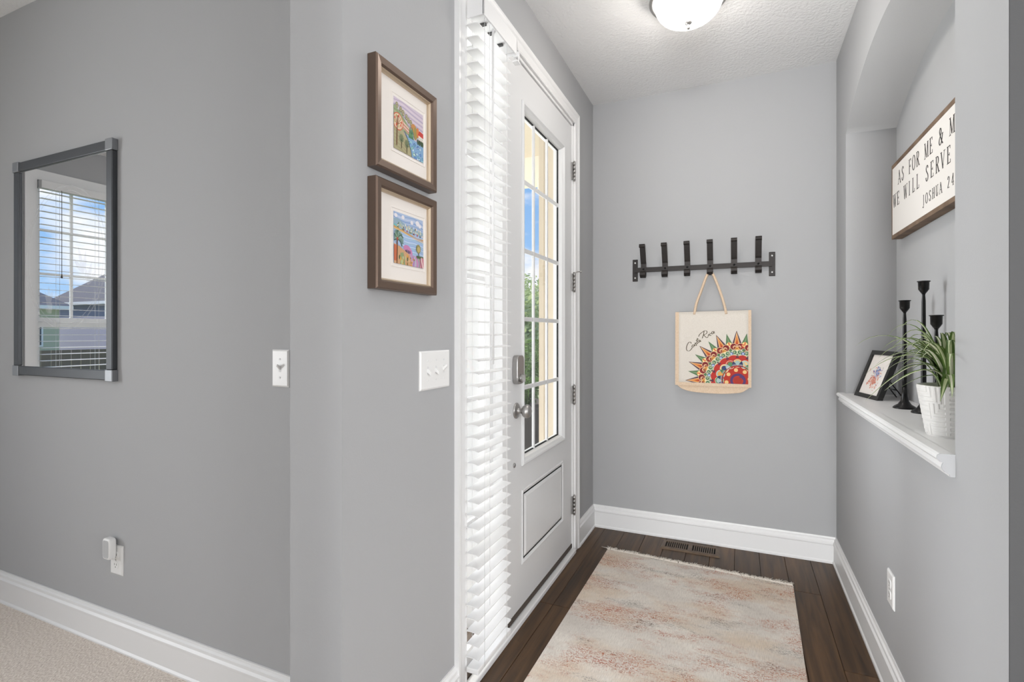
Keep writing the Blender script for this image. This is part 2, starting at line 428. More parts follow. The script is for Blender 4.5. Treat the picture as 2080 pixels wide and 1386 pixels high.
# floor: sub-floor, carpet, planks as pieces
fl = S(MB().box(XE, XEAST, YS, .02, -.12, -.013).build('floor', M['dark']), 'dark brown hardwood plank floor')
S(MB().box(XW, XE, YS, YL, -.12, .004).build('floor_carpet', M['carpet']), 'beige carpet of the living room')
PWD = .127
pl_mesh = {}
def plank(x0, x1, y0, y1):
    key = (round(x1 - x0, 4), round(y1 - y0, 3))
    if key not in pl_mesh:
        w, d = key[0] / 2 - .0007, key[1] / 2 - .0007; c = .0015
        mb = MB(); v = []
        for z, i in ((-.013, 0), (-c, 0), (0, c)):
            v += [(-w + i, -d + i, z), (w - i, -d + i, z), (w - i, d - i, z), (-w + i, d - i, z)]
        fs = [(8, 9, 10, 11)] + [(a * 4 + k, a * 4 + (k + 1) % 4, a * 4 + 4 + (k + 1) % 4, a * 4 + 4 + k) for a in (0, 1) for k in range(4)]
        me = bpy.data.meshes.new('plank'); me.from_pydata(v, [], fs); me.materials.append(M['wood']); pl_mesh[key] = me
    link('plank', pl_mesh[key], fl, ((x0 + x1) / 2, (y0 + y1) / 2, 0))
rp = random.Random(3)
x = XE
while x < XEAST - .01:
    x1 = min(x + PWD, XEAST); y1 = .02 if True else 0
    y = .02; first = True
    while y > YS + .01:
        L = rp.choice((.45, .75, 1.05)) if first else rp.choice((1.2, 1.5, 1.8)); first = False
        y0 = max(y - L, YS)
        if y0 - YS < .3: y0 = YS
        plank(x, x1, y0, y); y = y0
    x = x1

# baseboards
BP = [(0, 0), (.021, 0), (.021, .010), (.016, .017), (.0145, .098), (.0185, .102), (.0185, .110), (.013, .118), (.012, .128), (.0065, .133), (.005, .141), (0, .141)]
BP = [(a, b) for a, b in BP]
base_path = [(XEAST, YR, 0), (W, YR, 0), (W, 0, 0), (0, 0, 0), (0, -.364, 0)]
nm = ['baseboard_corner', 'baseboard_right', 'baseboard_back', 'baseboard_left']
for i in range(4):
    o = MB().sweep(base_path[i:i + 2], (0, 0, 1), BP, pre=base_path[i - 1] if i else None, post=base_path[i + 2] if i < 3 else None).build(nm[i], M['trim'])
    S(o, 'white moulded baseboard')
near_path = [(0, -1.779, 0), (0, YE, 0), (XE, YE, 0), (XE, YL, 0), (XW, YL, 0)]
for i, nme in enumerate(['baseboard_door', 'baseboard_stub', 'baseboard_return', 'baseboard_living']):
    o = MB().sweep(near_path[i:i + 2], (0, 0, 1), BP, pre=near_path[i - 1] if i else None, post=near_path[i + 2] if i < 3 else None).build(nme, M['trim'])
    S(o, 'white moulded baseboard')

# door casing (trim), jambs, mullion, threshold
CP = [(0, 0), (0, .012), (.006, .014), (.012, .012), (.040, .013), (.048, .017), (.056, .019), (.066, .019), (.066, 0)]
cp = [(.066 - a, b) for a, b in CP][::-1]
inner = [(0, -1.713, 0), (0, -1.713, OZ - .004), (0, -.430, OZ - .004), (0, -.430, 0)]
S(MB().sweep(inner, (1, 0, 0), CP).build('trim_1', M['trim']), 'white moulded casing around the front door and sidelight')
jb = MB()
jb.box(XE, .002, OY0, OY0 + .016, 0, OZ).box(XE, .002, OY1 - .024, OY1, 0, OZ).box(XE, .002, OY0, OY1, OZ - .02, OZ)
jb.box(XE, .002, -1.402, -1.349, 0, OZ - .02)
jb.box(XE + .02, -.052, -1.349, -1.337, .02, OZ - .02)
S(jb.build('trim_2', M['trim'], bevel=.0015), 'white door jambs and mullion beside the sidelight')
th = MB().box(-.012, .022, OY0 + .016, OY1 - .02, .0, .022)
tho = S(th.build('trim_3', M['trim'], bevel=.004), 'white threshold strip below the front door')
MB().box(XE - .03, -.012, OY0 + .016, OY1 - .02, -.013, .03).build('sill_plate', mat('bronze_sill', '57493C', .4, .6), tho)

S(MB().box(XE, -.056, -.4625, -.4480, .03, OZ - .02).box(XE - .03, XE, -.4680, -.36, -.03, OZ + .06).build('trim_5', M['tan']), 'tan exterior door trim')

# front door
LY0, LY1, LZ0, LZ1 = -1.346, -.452, .048, 2.438
dr = S(link('door_1', None, None, (-.03, LY1, 0)), 'white front door with fifteen glass panes and a lower panel'); dr.empty_display_size = .05
GY0, GY1, GZ0, GZ1 = -1.166, -.610, .690, 2.262
def door():
    xf, xb = -.006, -.050
    lf = MB()
    for (y0, y1, z0, z1) in ((LY0, GY0, LZ0, LZ1), (GY1, LY1, LZ0, LZ1), (GY0, GY1, LZ0, GZ0), (GY0, GY1, GZ1, LZ1)): lf.box(xb, xf, y0, y1, z0, z1)
    lf.build('door_leaf', M['door'], dr)
    # moulded lite frame: rises from the leaf, then slopes in to the glass
    LP = [(-.022, 0), (-.022, .005), (-.016, .011), (-.008, .010), (-.002, .004), (.006, -.002), (.012, -.022), (0, -.022), (0, 0)]
    path = [(xf, GY0, GZ0), (xf, GY1, GZ0), (xf, GY1, GZ1), (xf, GY0, GZ1)]
    MB().sweep(path, (1, 0, 0), LP, closed=True).build('lite_frame', M['door'], dr)
    pathb = [(xb, GY0, GZ0), (xb, GY1, GZ0), (xb, GY1, GZ1), (xb, GY0, GZ1)]
    MB().sweep(pathb, (1, 0, 0), [(-.022, 0), (-.022, -.008), (.010, -.006), (.012, .016), (0, .016), (0, 0)], closed=True).build('outer_lite_frame', M['door'], dr)
    # spacer, muntins, panes
    gx = -.031; ys = [GY0 + (GY1 - GY0) * k / 3 for k in range(4)]; zs = [GZ0 + (GZ1 - GZ0) * k / 5 for k in range(6)]
    sp = MB().sweep([(gx, GY0 + .012, GZ0 + .012), (gx, GY1 - .012, GZ0 + .012), (gx, GY1 - .012, GZ1 - .012), (gx, GY0 + .012, GZ1 - .012)], (1, 0, 0), [(0, -.004), (0, .004), (.004, .004), (.004, -.004)], closed=True)
    sp.build('glass_spacer', M['dark'], dr)
    for y in ys[1:3]: MB().box(gx - .005, gx + .006, y - .008, y + .008, GZ0 + .012, GZ1 - .012).build('muntin', M['door'], dr, bevel=.002)
    for z in zs[1:5]: MB().box(gx - .004, gx + .005, GY0 + .012, GY1 - .012, z - .010, z + .010).build('muntin', M['door'], dr, bevel=.002)
    for i in range(3):
        for j in range(5):
            MB().box(gx - .002, gx + .002, ys[i] + .0005, ys[i + 1] - .0005, zs[j] + .0005, zs[j + 1] - .0005).build('pane', M['glass'], dr)
    # raised lower panel
    py0, py1, pz0, pz1 = -1.186, -.610, .232, .562
    PP = [(0, 0), (0, .002), (.006, .006), (.014, .001), (.024, -.001), (.030, .002), (.040, .006), (.044, .006), (.044, 0)]
    MB().sweep([(xf, py0, pz0), (xf, py1, pz0), (xf, py1, pz1), (xf, py0, pz1)], (1, 0, 0), PP, closed=True).build('panel_moulding', M['door'], dr)
    MB().box(xf, xf + .005, py0 + .042, py1 - .042, pz0 + .042, pz1 - .042).build('raised_panel', M['door'], dr, bevel=.004)
    MB().box(xf - .02, xf + .004, LY0, LY1, LZ0 - .02, LZ0 + .002).build('door_sweep', mat('sweep_brown', '4A4038', .6), dr)
    # hinges
    for z in (2.18, 1.545, .902, .271):
        hx, hy = .010, -.447; h = MB()
        for k in range(5): h.lathe([(.0075, k * .0216 - .054 + .0006), (.0075, k * .0216 - .0324 - .0006)], (hx, hy, z), 14)
        h.lathe([(.004, -.058), (.005, -.056), (.005, -.053)], (hx, hy, z), 10).lathe([(.005, .053), (.005, .056), (.003, .059)], (hx, hy, z), 10)
        ho = h.build('hinge', M['nickel'], dr)
        MB().box(-.004, .004, hy - .012, hy + .014, z - .05, z + .05).build('hinge_leaf', M['nickel'], ho)
        if z == 1.545:
            MB().tube([(hx, hy, z + .055), (hx + .012, hy + .01, z + .060), (hx + .03, hy + .03, z + .062)], .003).lathe([(.006, 0), (.006, .01)], (hx + .03, hy + .03, z + .057), 10).build('door_stop_pin', M['nickel'], ho)
    # electronic deadbolt
    dy, dz = -1.252, 1.098
    d = MB(); prof = []
    for k in range(24):
        t = 2 * PI * k / 24; sx = math.copysign(abs(math.cos(t)) ** .45, math.cos(t)); sz = math.copysign(abs(math.sin(t)) ** .45, math.sin(t))
        prof.append((sx, sz))
    d.slab([(xf, dy + .036 * a, dz + .062 * b) for a, b in prof], (.026, 0, 0))
    bo = d.build('deadbolt_case', M['nickel'], dr, bevel=.004, seg=3)
    MB().lathe([(.017, 0), (.017, .006), (.013, .009), (0, .009)], (xf + .026, dy, dz - .036), 24, 'x').box(xf + .03, xf + .046, dy - .004, dy + .004, dz - .051, dz - .021).build('thumb_turn', M['nickel'], bo, bevel=.001)
    # knob
    ky, kz = -1.245, .920
    ko = MB().lathe([(.034, 0), (.034, .003), (.030, .007), (.018, .010), (.012, .012), (.011, .024), (.014, .030), (.024, .036), (.029, .046), (.029, .054), (.024, .063), (.014, .068), (0, .069)], (xf, ky, kz), 36, 'x').build('door_knob', M['nickel'], dr)
    MB().lathe([(.010, 0), (.010, .004), (.007, .006), (0, .006)], (xf, -1.268, .690), 20, 'x').build('lower_bolt', M['nickel'], dr)
    for z in (dz, kz): MB().box(-.04, -.012, LY0 - .002, LY0 + .001, z - .03, z + .03).build('latch_plate', M['nickel'], dr)
door()

# sidelight window
sl = S(link('window_1', None, None, (-.06, -1.70, .03)), 'narrow sidelight window beside the front door'); sl.empty_display_size = .05
sy0, sy1 = OY0 + .016, -1.402
MB().sweep([(-.06, sy0, .03), (-.06, sy1, .03), (-.06, sy1, OZ - .02), (-.06, sy0, OZ - .02)], (1, 0, 0), [(0, -.02), (0, .02), (.03, .02), (.04, .006), (.04, -.02)], closed=True).build('window_frame', M['trim'], sl)
zz = [.07 + k * (OZ - .13) / 5 for k in range(6)]
for k in range(5):
    MB().box(-.064, -.060, sy0 + .03, sy1 - .03, zz[k] + .0005, zz[k + 1] - .0005).build('pane', M['glass'], sl)
for z in zz[1:5]: MB().box(-.068, -.056, sy0 + .04, sy1 - .04, z - .009, z + .009).build('muntin', M['trim'], sl)

# niche sill moulding
SP = [(0, 0), (.030, 0), (.036, -.004), (.037, -.012), (.030, -.020), (.024, -.022), (.026, -.026), (.028, -.034), (.022, -.044), (.012, -.050), (.010, -.056), (0, -.056)]
sh = MB().sweep([(W, NY0, NZ + .008), (W, NY1 + .024, NZ + .008)], (0, 0, 1), SP)
so = S(sh.build('trim_4', M['trim']), 'white moulded edge of the niche shelf')
MB().box(W - .001, W + ND, NY0, NY1, NZ - .002, NZ + .008).build('shelf_board', M['trim'], so)
# wall-grey cap at the near end of the moulding
cap = MB().sweep([(W, NY0 - .003, NZ + .008), (W, NY0, NZ + .008)], (0, 0, 1), SP).build('moulding_end', M['wall'], so)

# ------------------------------------------------------------------ blind over the sidelight
def blind_side():
    y0, y1, xa, xb = -1.735, -1.462, .021, .067
    b = thing('window_blind', (.04, (y0 + y1) / 2, .10), 'white faux-wood venetian blind hanging over the narrow sidelight beside the door', 'blind')
    v = MB()
    v.box(.020, .084, -1.728, -1.722, 2.333, 2.398)
    v.box(.078, .084, -1.728, -1.440, 2.333, 2.398)
    v.box(.020, .084, -1.446, -1.440, 2.333, 2.398)
    v.build('valance', M['slat'], b, bevel=.002)
    hr = MB().box(.022, .070, -1.720, -1.448, 2.345, 2.390).build('headrail', M['trim'], b)
    for y in (-1.66, -1.60, -1.52): MB().box(.030, .058, y - .006, y + .006, 2.338, 2.345).build('cord_lock', M['darksteel'], hr)
    MB().box(.070, .092, -1.447, -1.437, 2.326, 2.345).box(.072, .094, -1.462, -1.432, 2.300, 2.306).box(.090, .093, -1.448, -1.443, 2.30, 2.345).build('bracket', M['slat'], hr)
    n = 50; zt, zb = 2.305, .148
    mesh = None
    for k in range(n):
        z = zt + (zb - zt) * k / (n - 1)
        if mesh is None:
            mb = MB(); m_ = 6; pts = []
            for i in range(m_ + 1):
                t = i / m_; xx = -.023 + .046 * t; pts.append((xx, .0022 * (1 - (2 * t - 1) ** 2) - .0015 * (2 * t - 1)))
            ring = [(xx, zz_ + .0014) for xx, zz_ in pts] + [(xx, zz_ - .0014) for xx, zz_ in pts[::-1]]
            mb.slab([(xx, (y0 - y1) / 2, zz_) for xx, zz_ in ring], (0, y1 - y0, 0))
            o = mb.build('slat', M['slat'], b, org=((xa + xb) / 2, (y0 + y1) / 2, z), fix=False)
            o.data.transform(Matrix.Translation(((xa + xb) / 2, (y0 + y1) / 2, z)))
            bm = bmesh.new(); bm.from_mesh(o.data); bmesh.ops.recalc_face_normals(bm, faces=bm.faces); bm.to_mesh(o.data); bm.free(); mesh = o.data
        else: link('slat', mesh, b, ((xa + xb) / 2, (y0 + y1) / 2, z))
    MB().box(xa, xb, y0, y1, .096, .114).build('bottom_rail', M['slat'], b, bevel=.003)
    for y in (-1.690, -1.505):
        for xx in (.0195, .0685): MB().tube([(xx, y, 2.345), (xx, y, .10)], .0007, 6).build('ladder_cord', M['cord'], b)
    MB().tube([(.076, -1.640, 2.330), (.076, -1.640, 1.145)], .0042, 8).build('tilt_wand', M['slat'], b)
    MB().tube([(.073, -1.66, 2.335), (.0735, -1.66, .30)], .0007, 6).build('lift_cord', M['cord'], b)
blind_side()

# ------------------------------------------------------------------ plates and outlets
def superellipse(n=28, e=.5):
    r = []
    for k in range(n):
        t = 2 * PI * k / n
        r.append((math.copysign(abs(math.cos(t)) ** e, math.cos(t)), math.copysign(abs(math.sin(t)) ** e, math.sin(t))))
    return r
def plate(name, c, n, w, h, label, cat, gang=1, kind='toggle', states=(1,)):
    """c: centre on the wall; n: axis the plate faces ('+x','-x','-y')"""
    c = Vector(c); out = {'+x': Vector((1, 0, 0)), '-x': Vector((-1, 0, 0)), '-y': Vector((0, -1, 0))}[n]
    sd = Vector((0, 0, 1)).cross(out); up = Vector((0, 0, 1))
    root = thing(name, tuple(c - up * h / 2), label, cat)
    P = lambda a, b, d: c + sd * a + up * b + out * d
    v = [P(a * w / 2, b * h / 2, d) for d, s_ in ((0, 1), (.003, 1), (.0065, .93)) for a, b in ((-1, -1), (1, -1), (1, 1), (-1, 1))]
    for i, (a, b) in enumerate(((-1, -1), (1, -1), (1, 1), (-1, 1))): v[8 + i] = P(a * (w / 2 - .005), b * (h / 2 - .005), .0065)
    fs = [(0, 3, 2, 1), (8, 9, 10, 11)] + [(r * 4 + k, r * 4 + (k + 1) % 4, r * 4 + 4 + (k + 1) % 4, r * 4 + 4 + k) for r in (0, 1) for k in range(4)]
    MB().add(v, fs).build('cover_plate', M['plate'], root)
    for g in range(gang):
        a0 = (g - (gang - 1) / 2) * .046
        if kind == 'toggle':
            for b in (-.0302, .0302):
                s_ = MB(); s_.slab([P(a0 + .0033 * math.cos(t), b + .0033 * math.sin(t), .0062) for t in [2 * PI * k / 12 for k in range(12)]], out * .0012).build('screw', M['cord'], root)
            MB().slab([P(a0 + a * .005, b * .012, .0062) for a, b in ((-1, -1), (1, -1), (1, 1), (-1, 1))], out * .0006).build('toggle_slot', M['cord'], root)
            st = states[g]
            tg = MB(); q0 = [P(a0 + a * .0042, b * .006 , .006) for a, b in ((-1, -1), (1, -1), (1, 1), (-1, 1))]
            q1 = [P(a0 + a * .0032, st * .012 + b * .0035, .020) for a, b in ((-1, -1), (1, -1), (1, 1), (-1, 1))]
            tg.add(q0 + q1, [(0, 3, 2, 1), (4, 5, 6, 7)] + [(k, (k + 1) % 4, 4 + (k + 1) % 4, 4 + k) for k in range(4)]).build('toggle', M['plate'], root, bevel=.001)
        else:
            for b in (-.0195, .0195):
                rc = MB().slab([P(a0 + a * .0165, b + q * .0143, .0062) for a, q in superellipse(28, .6)], out * .0022).build('receptacle', M['plate'], root)
                sl_ = MB()
                for a in (-.0064, .0064): sl_.slab([P(a0 + a + i * .0011, b + .003 + j * .0042, .0083) for i, j in ((-1, -1), (1, -1), (1, 1), (-1, 1))], out * .0004)
                sl_.slab([P(a0 + .0024 * math.cos(t), b - .0075 + .0024 * math.sin(t), .0083) for t in [2 * PI * k / 10 for k in range(10)]], out * .0004)
                sl_.build('slots', M['darksteel'], rc)
            MB().slab([P(a0 + .0032 * math.cos(t), .0032 * math.sin(t), .0062) for t in [2 * PI * k / 12 for k in range(12)]], out * .0012).build('screw', M['nickel'], root)
    return root
plate('light_switch', (0, -1.903, 1.140), '+x', .170, .119, 'white triple toggle switch plate on the wall below the two pictures', 'light switch', 3, 'toggle', (-1, -1, 1))
plate('light_switch', (-.499, YL, 1.139), '-y', .074, .122, 'white single toggle switch plate at the wall corner left of the pictures', 'light switch', 1, 'toggle', (1,))
plate('wall_outlet', (W, -1.112, .366), '-x', .078, .117, 'white duplex outlet low on the right wall below the niche', 'outlet', 1, 'outlet')
plate('wall_outlet', (-1.390, YL, .353), '-y', .078, .117, 'white outlet with the plug-in unit, low on the wall right of the mirror', 'outlet', 1, 'outlet')

# plug-in unit on the left outlet
def plug_unit():
    c = Vector((-1.405, YL - .0085, .403)); w, h, d = .050, .083, .026
    root = thing('plug_in_sensor', (c.x, c.y, c.z - h / 2), 'small white rounded plug-in unit with grey front sitting in the left wall outlet', 'sensor')
    se = superellipse(40, .38)
    MB().slab([(c.x + a * w / 2, c.y, c.z + b * h / 2) for a, b in se], (0, -d, 0)).build('housing', M['plate'], root, bevel=.006, seg=3)
    MB().slab([(c.x + a * (w / 2 - .007), c.y - d + .001, c.z + b * (h / 2 - .007)) for a, b in se], (0, -.0018, 0)).build('front_panel', mat('grey_lens', 'B9BABB', .5), root)
    MB().box(c.x - .010, c.x + .012, c.y, c.y - .006, c.z - h / 2 - .004, c.z - h / 2 + .02).build('plug_base', M['plate'], root)
plug_unit()

# ------------------------------------------------------------------ wall mirror
def wall_mirror():
    x0, x1, z0, z1 = -2.136, -1.390, 1.066, 2.022; yb, yf = YL, YL - .021; w = .040
    r = thing('wall_mirror', ((x0 + x1) / 2, YL, z0), 'large rectangular mirror in a pewter metal frame on the left wall, reflecting a window', 'mirror')
    MB().box(x0 + .01, x1 - .01, yb, yb - .008, z0 + .01, z1 - .01).build('backing', M['black'], r)
    for (a, b, c, d) in ((x0, x0 + w, z0 + w + .002, z1 - w - .002), (x1 - w, x1, z0 + w + .002, z1 - w - .002), (x0 + w + .002, x1 - w - .002, z0, z0 + w), (x0 + w + .002, x1 - w - .002, z1 - w, z1)):
        MB().box(a, b, yb, yf, c, d).build('frame_rail', M['pewter'], r, bevel=.003)
    for a in (x0 - .004, x1 - w - .002):
        for c in (z0 - .004, z1 - w - .002):
            MB().box(a, a + w + .006, yb, yf - .003, c, c + w + .006).build('frame_corner', M['pewter2'], r, bevel=.002)
    MB().box(x0 + w - .006, x1 - w + .006, yb - .008, yb - .013, z0 + w - .006, z1 - w + .006).build('mirror_glass', M['mirror'], r)
    # faint etched roundel with leaves on the glass
    e = MB(); cx, cz, R = -1.745, 1.575, .306; y = yb - .0134; n = 72
    lim = (x0 + w, x1 - w)
    for (ra, rb) in ((R, R - .006), (R - .02, R - .024)):
        for k in range(n):
            t0, t1 = 2 * PI * k / n, 2 * PI * (k + 1) / n
            q = [(cx + ra * math.cos(t0), cz + ra * math.sin(t0)), (cx + ra * math.cos(t1), cz + ra * math.sin(t1)), (cx + rb * math.cos(t1), cz + rb * math.sin(t1)), (cx + rb * math.cos(t0), cz + rb * math.sin(t0))]
            if all(lim[0] < a < lim[1] for a, _ in q): e.poly([(a, y, b) for a, b in q])
    for (lx, lz, an, L) in ((-1.60, 1.50, 1.9, .12), (-1.57, 1.45, 1.3, .10), (-1.86, 1.38, 1.6, .08), (-1.84, 1.34, 2.2, .07)):
        for k in (-1, 0, 1):
            a = an + k * .5; dx, dz = math.cos(a), math.sin(a); nx, nz_ = -dz, dx; l_ = L * (1 - .2 * abs(k))
            pts = [(lx + dx * l_ * t + nx * s * .012 * math.sin(PI * t), lz + dz * l_ * t + nz_ * s * .012 * math.sin(PI * t)) for s, ts in ((1, (0, .25, .5, .75, 1)), (-1, (.75, .5, .25))) for t in ts]
            e.poly([(p, y, q) for p, q in pts])
    e.build('etched_motif', M['etch_mat'], r)
m_ = bpy.data.materials.new('etched_glass'); m_.use_nodes = True
n_ = m_.node_tree.nodes; l_ = m_.node_tree.links
tr_ = n_.new('ShaderNodeBsdfTransparent'); mx_ = n_.new('ShaderNodeMixShader'); mx_.inputs[0].default_value = .12
n_['Principled BSDF'].inputs['Base Color'].default_value = (.8, .8, .8, 1); n_['Principled BSDF'].inputs['Roughness'].default_value = .6
l_.new(tr_.outputs[0], mx_.inputs[1]); l_.new(n_['Principled BSDF'].outputs[0], mx_.inputs[2]); l_.new(mx_.outputs[0], n_['Material Output'].inputs[0])
M['etch_mat'] = m_
wall_mirror()

# ------------------------------------------------------------------ flat print helpers
def clip_poly(pts, x0, x1, y0, y1):
    def cl(p, ins, inter):
        out = []
        for i in range(len(p)):
            a, b = p[i - 1], p[i]; ia, ib = ins(a), ins(b)
            if ib:
                if not ia: out.append(inter(a, b))
                out.append(b)
            elif ia: out.append(inter(a, b))
        return out
    ix = lambda X: (lambda a, b: (X, a[1] + (b[1] - a[1]) * (X - a[0]) / (b[0] - a[0])))
    iy = lambda Y: (lambda a, b: (a[0] + (b[0] - a[0]) * (Y - a[1]) / (b[1] - a[1]), Y))
    for ins, it in ((lambda p: p[0] >= x0, ix(x0)), (lambda p: p[0] <= x1, ix(x1)), (lambda p: p[1] >= y0, iy(y0)), (lambda p: p[1] <= y1, iy(y1))):
        if len(pts) < 3: return []
        pts = cl(pts, ins, it)
    return pts if len(pts) >= 3 else []
class Canvas:
    """flat print: coloured outlines laid over each other on one sheet"""
    def __init__(s, rect): s.r = rect; s.p = []
    def poly(s, pts, col):
        q = clip_poly([tuple(p) for p in pts], *s.r)
        if q: s.p.append((q, lin(col)))
    def disc(s, x, y, r, col, ry=None, n=20): s.poly([(x + r * math.cos(2 * PI * k / n), y + (ry or r) * math.sin(2 * PI * k / n)) for k in range(n)], col)
    def line(s, pts, w, col):
        for poly in stroke(pts, lambda d: w): s.poly(poly, col)
    def build(s, name, m, parent, to3d, step=1e-5):
        mb = MB()
        for i, (q, c) in enumerate(s.p): mb.poly([to3d(a, b, i * step) for a, b in q], 0, c)
        return mb.build(name, m, parent)
def smooth_path(pts, sub=6):
    if len(pts) < 3: return pts
    out = []
    for i in range(len(pts) - 1):
        p0 = pts[max(i - 1, 0)]; p1 = pts[i]; p2 = pts[i + 1]; p3 = pts[min(i + 2, len(pts) - 1)]
        for k in range(sub):
            t = k / sub; t2, t3 = t * t, t ** 3
            out.append(tuple(.5 * (2 * b + (c - a) * t + (2 * a - 5 * b + 4 * c - d) * t2 + (3 * b - a - 3 * c + d) * t3) for a, b, c, d in zip(p0, p1, p2, p3)))
    return out + [pts[-1]]
def stroke(pts, wf):
    """quads of a pen stroke; wf(direction) gives the full width"""
    L, Rr = [], []; n = len(pts)
    for i in range(n):
        a = pts[max(i - 1, 0)]; b = pts[min(i + 1, n - 1)]
        dx, dy = b[0] - a[0], b[1] - a[1]; l = math.hypot(dx, dy) or 1; dx /= l; dy /= l
        h = wf((dx, dy)) / 2
        L.append((pts[i][0] - dy * h, pts[i][1] + dx * h)); Rr.append((pts[i][0] + dy * h, pts[i][1] - dx * h))
    return [[L[i], L[i + 1], Rr[i + 1], Rr[i]] for i in range(n - 1)]

# ------------------------------------------------------------------ two framed pictures
def picture(z0, z1, label, art_fn):
    y0, y1 = -2.219, -1.933; xf = .030
    r = thing('framed_picture', (0, (y0 + y1) / 2, z0), label, 'picture', 'two framed paintings beside the door')
    FP = [(0, 0), (0, .026), (.004, .030), (.020, .028), (.0245, .022), (.0245, 0)]
    path = [(.001, y0, z0), (.001, y1, z0), (.001, y1, z1), (.001, y0, z1)]
    MB().sweep(path, (1, 0, 0), FP, closed=True).build('frame', M['bronze'], r)
    i = .0235
    path = [(.001, y0 + i, z0 + i), (.001, y1 - i, z0 + i), (.001, y1 - i, z1 - i), (.001, y0 + i, z1 - i)]
    MB().sweep(path, (1, 0, 0), [(0, .010), (0, .022), (.003, .0225), (.0065, .017), (.0065, .010)], closed=True).build('inner_fillet', M['gold'], r)
    MB().box(.006, .011, y0 + i, y1 - i, z0 + i, z1 - i).build('mat_board', M['mat'], r)
    ay0, ay1, az0, az1 = -2.125, -1.983, (z0 + z1) / 2 - .067, (z0 + z1) / 2 + .075
    # bevelled window of the mat
    o_ = .010
    MB().sweep([(.011, ay0 - o_, az0 - o_), (.011, ay1 + o_, az0 - o_), (.011, ay1 + o_, az1 + o_), (.011, ay0 - o_, az1 + o_)], (1, 0, 0), [(0, 0), (0, .0016), (.0012, .0016), (.0024, 0)], closed=True).build('mat_edge', M['mat'], r)
    cv = Canvas((0, 1, 0, 1)); art_fn(cv)
    cv.build('art_print', M['art'], r, lambda a, b, d: (.0114 + d, ay0 + a * (ay1 - ay0), az0 + b * (az1 - az0)), 4e-6)
def tree_blob(cv, x, y, w, h, col, trunk='#5B4632'):
    cv.line([(x, y - h * .6), (x, y + h * .2)], .018, trunk); cv.disc(x, y + h * .25, w, col, h * .5, 14)
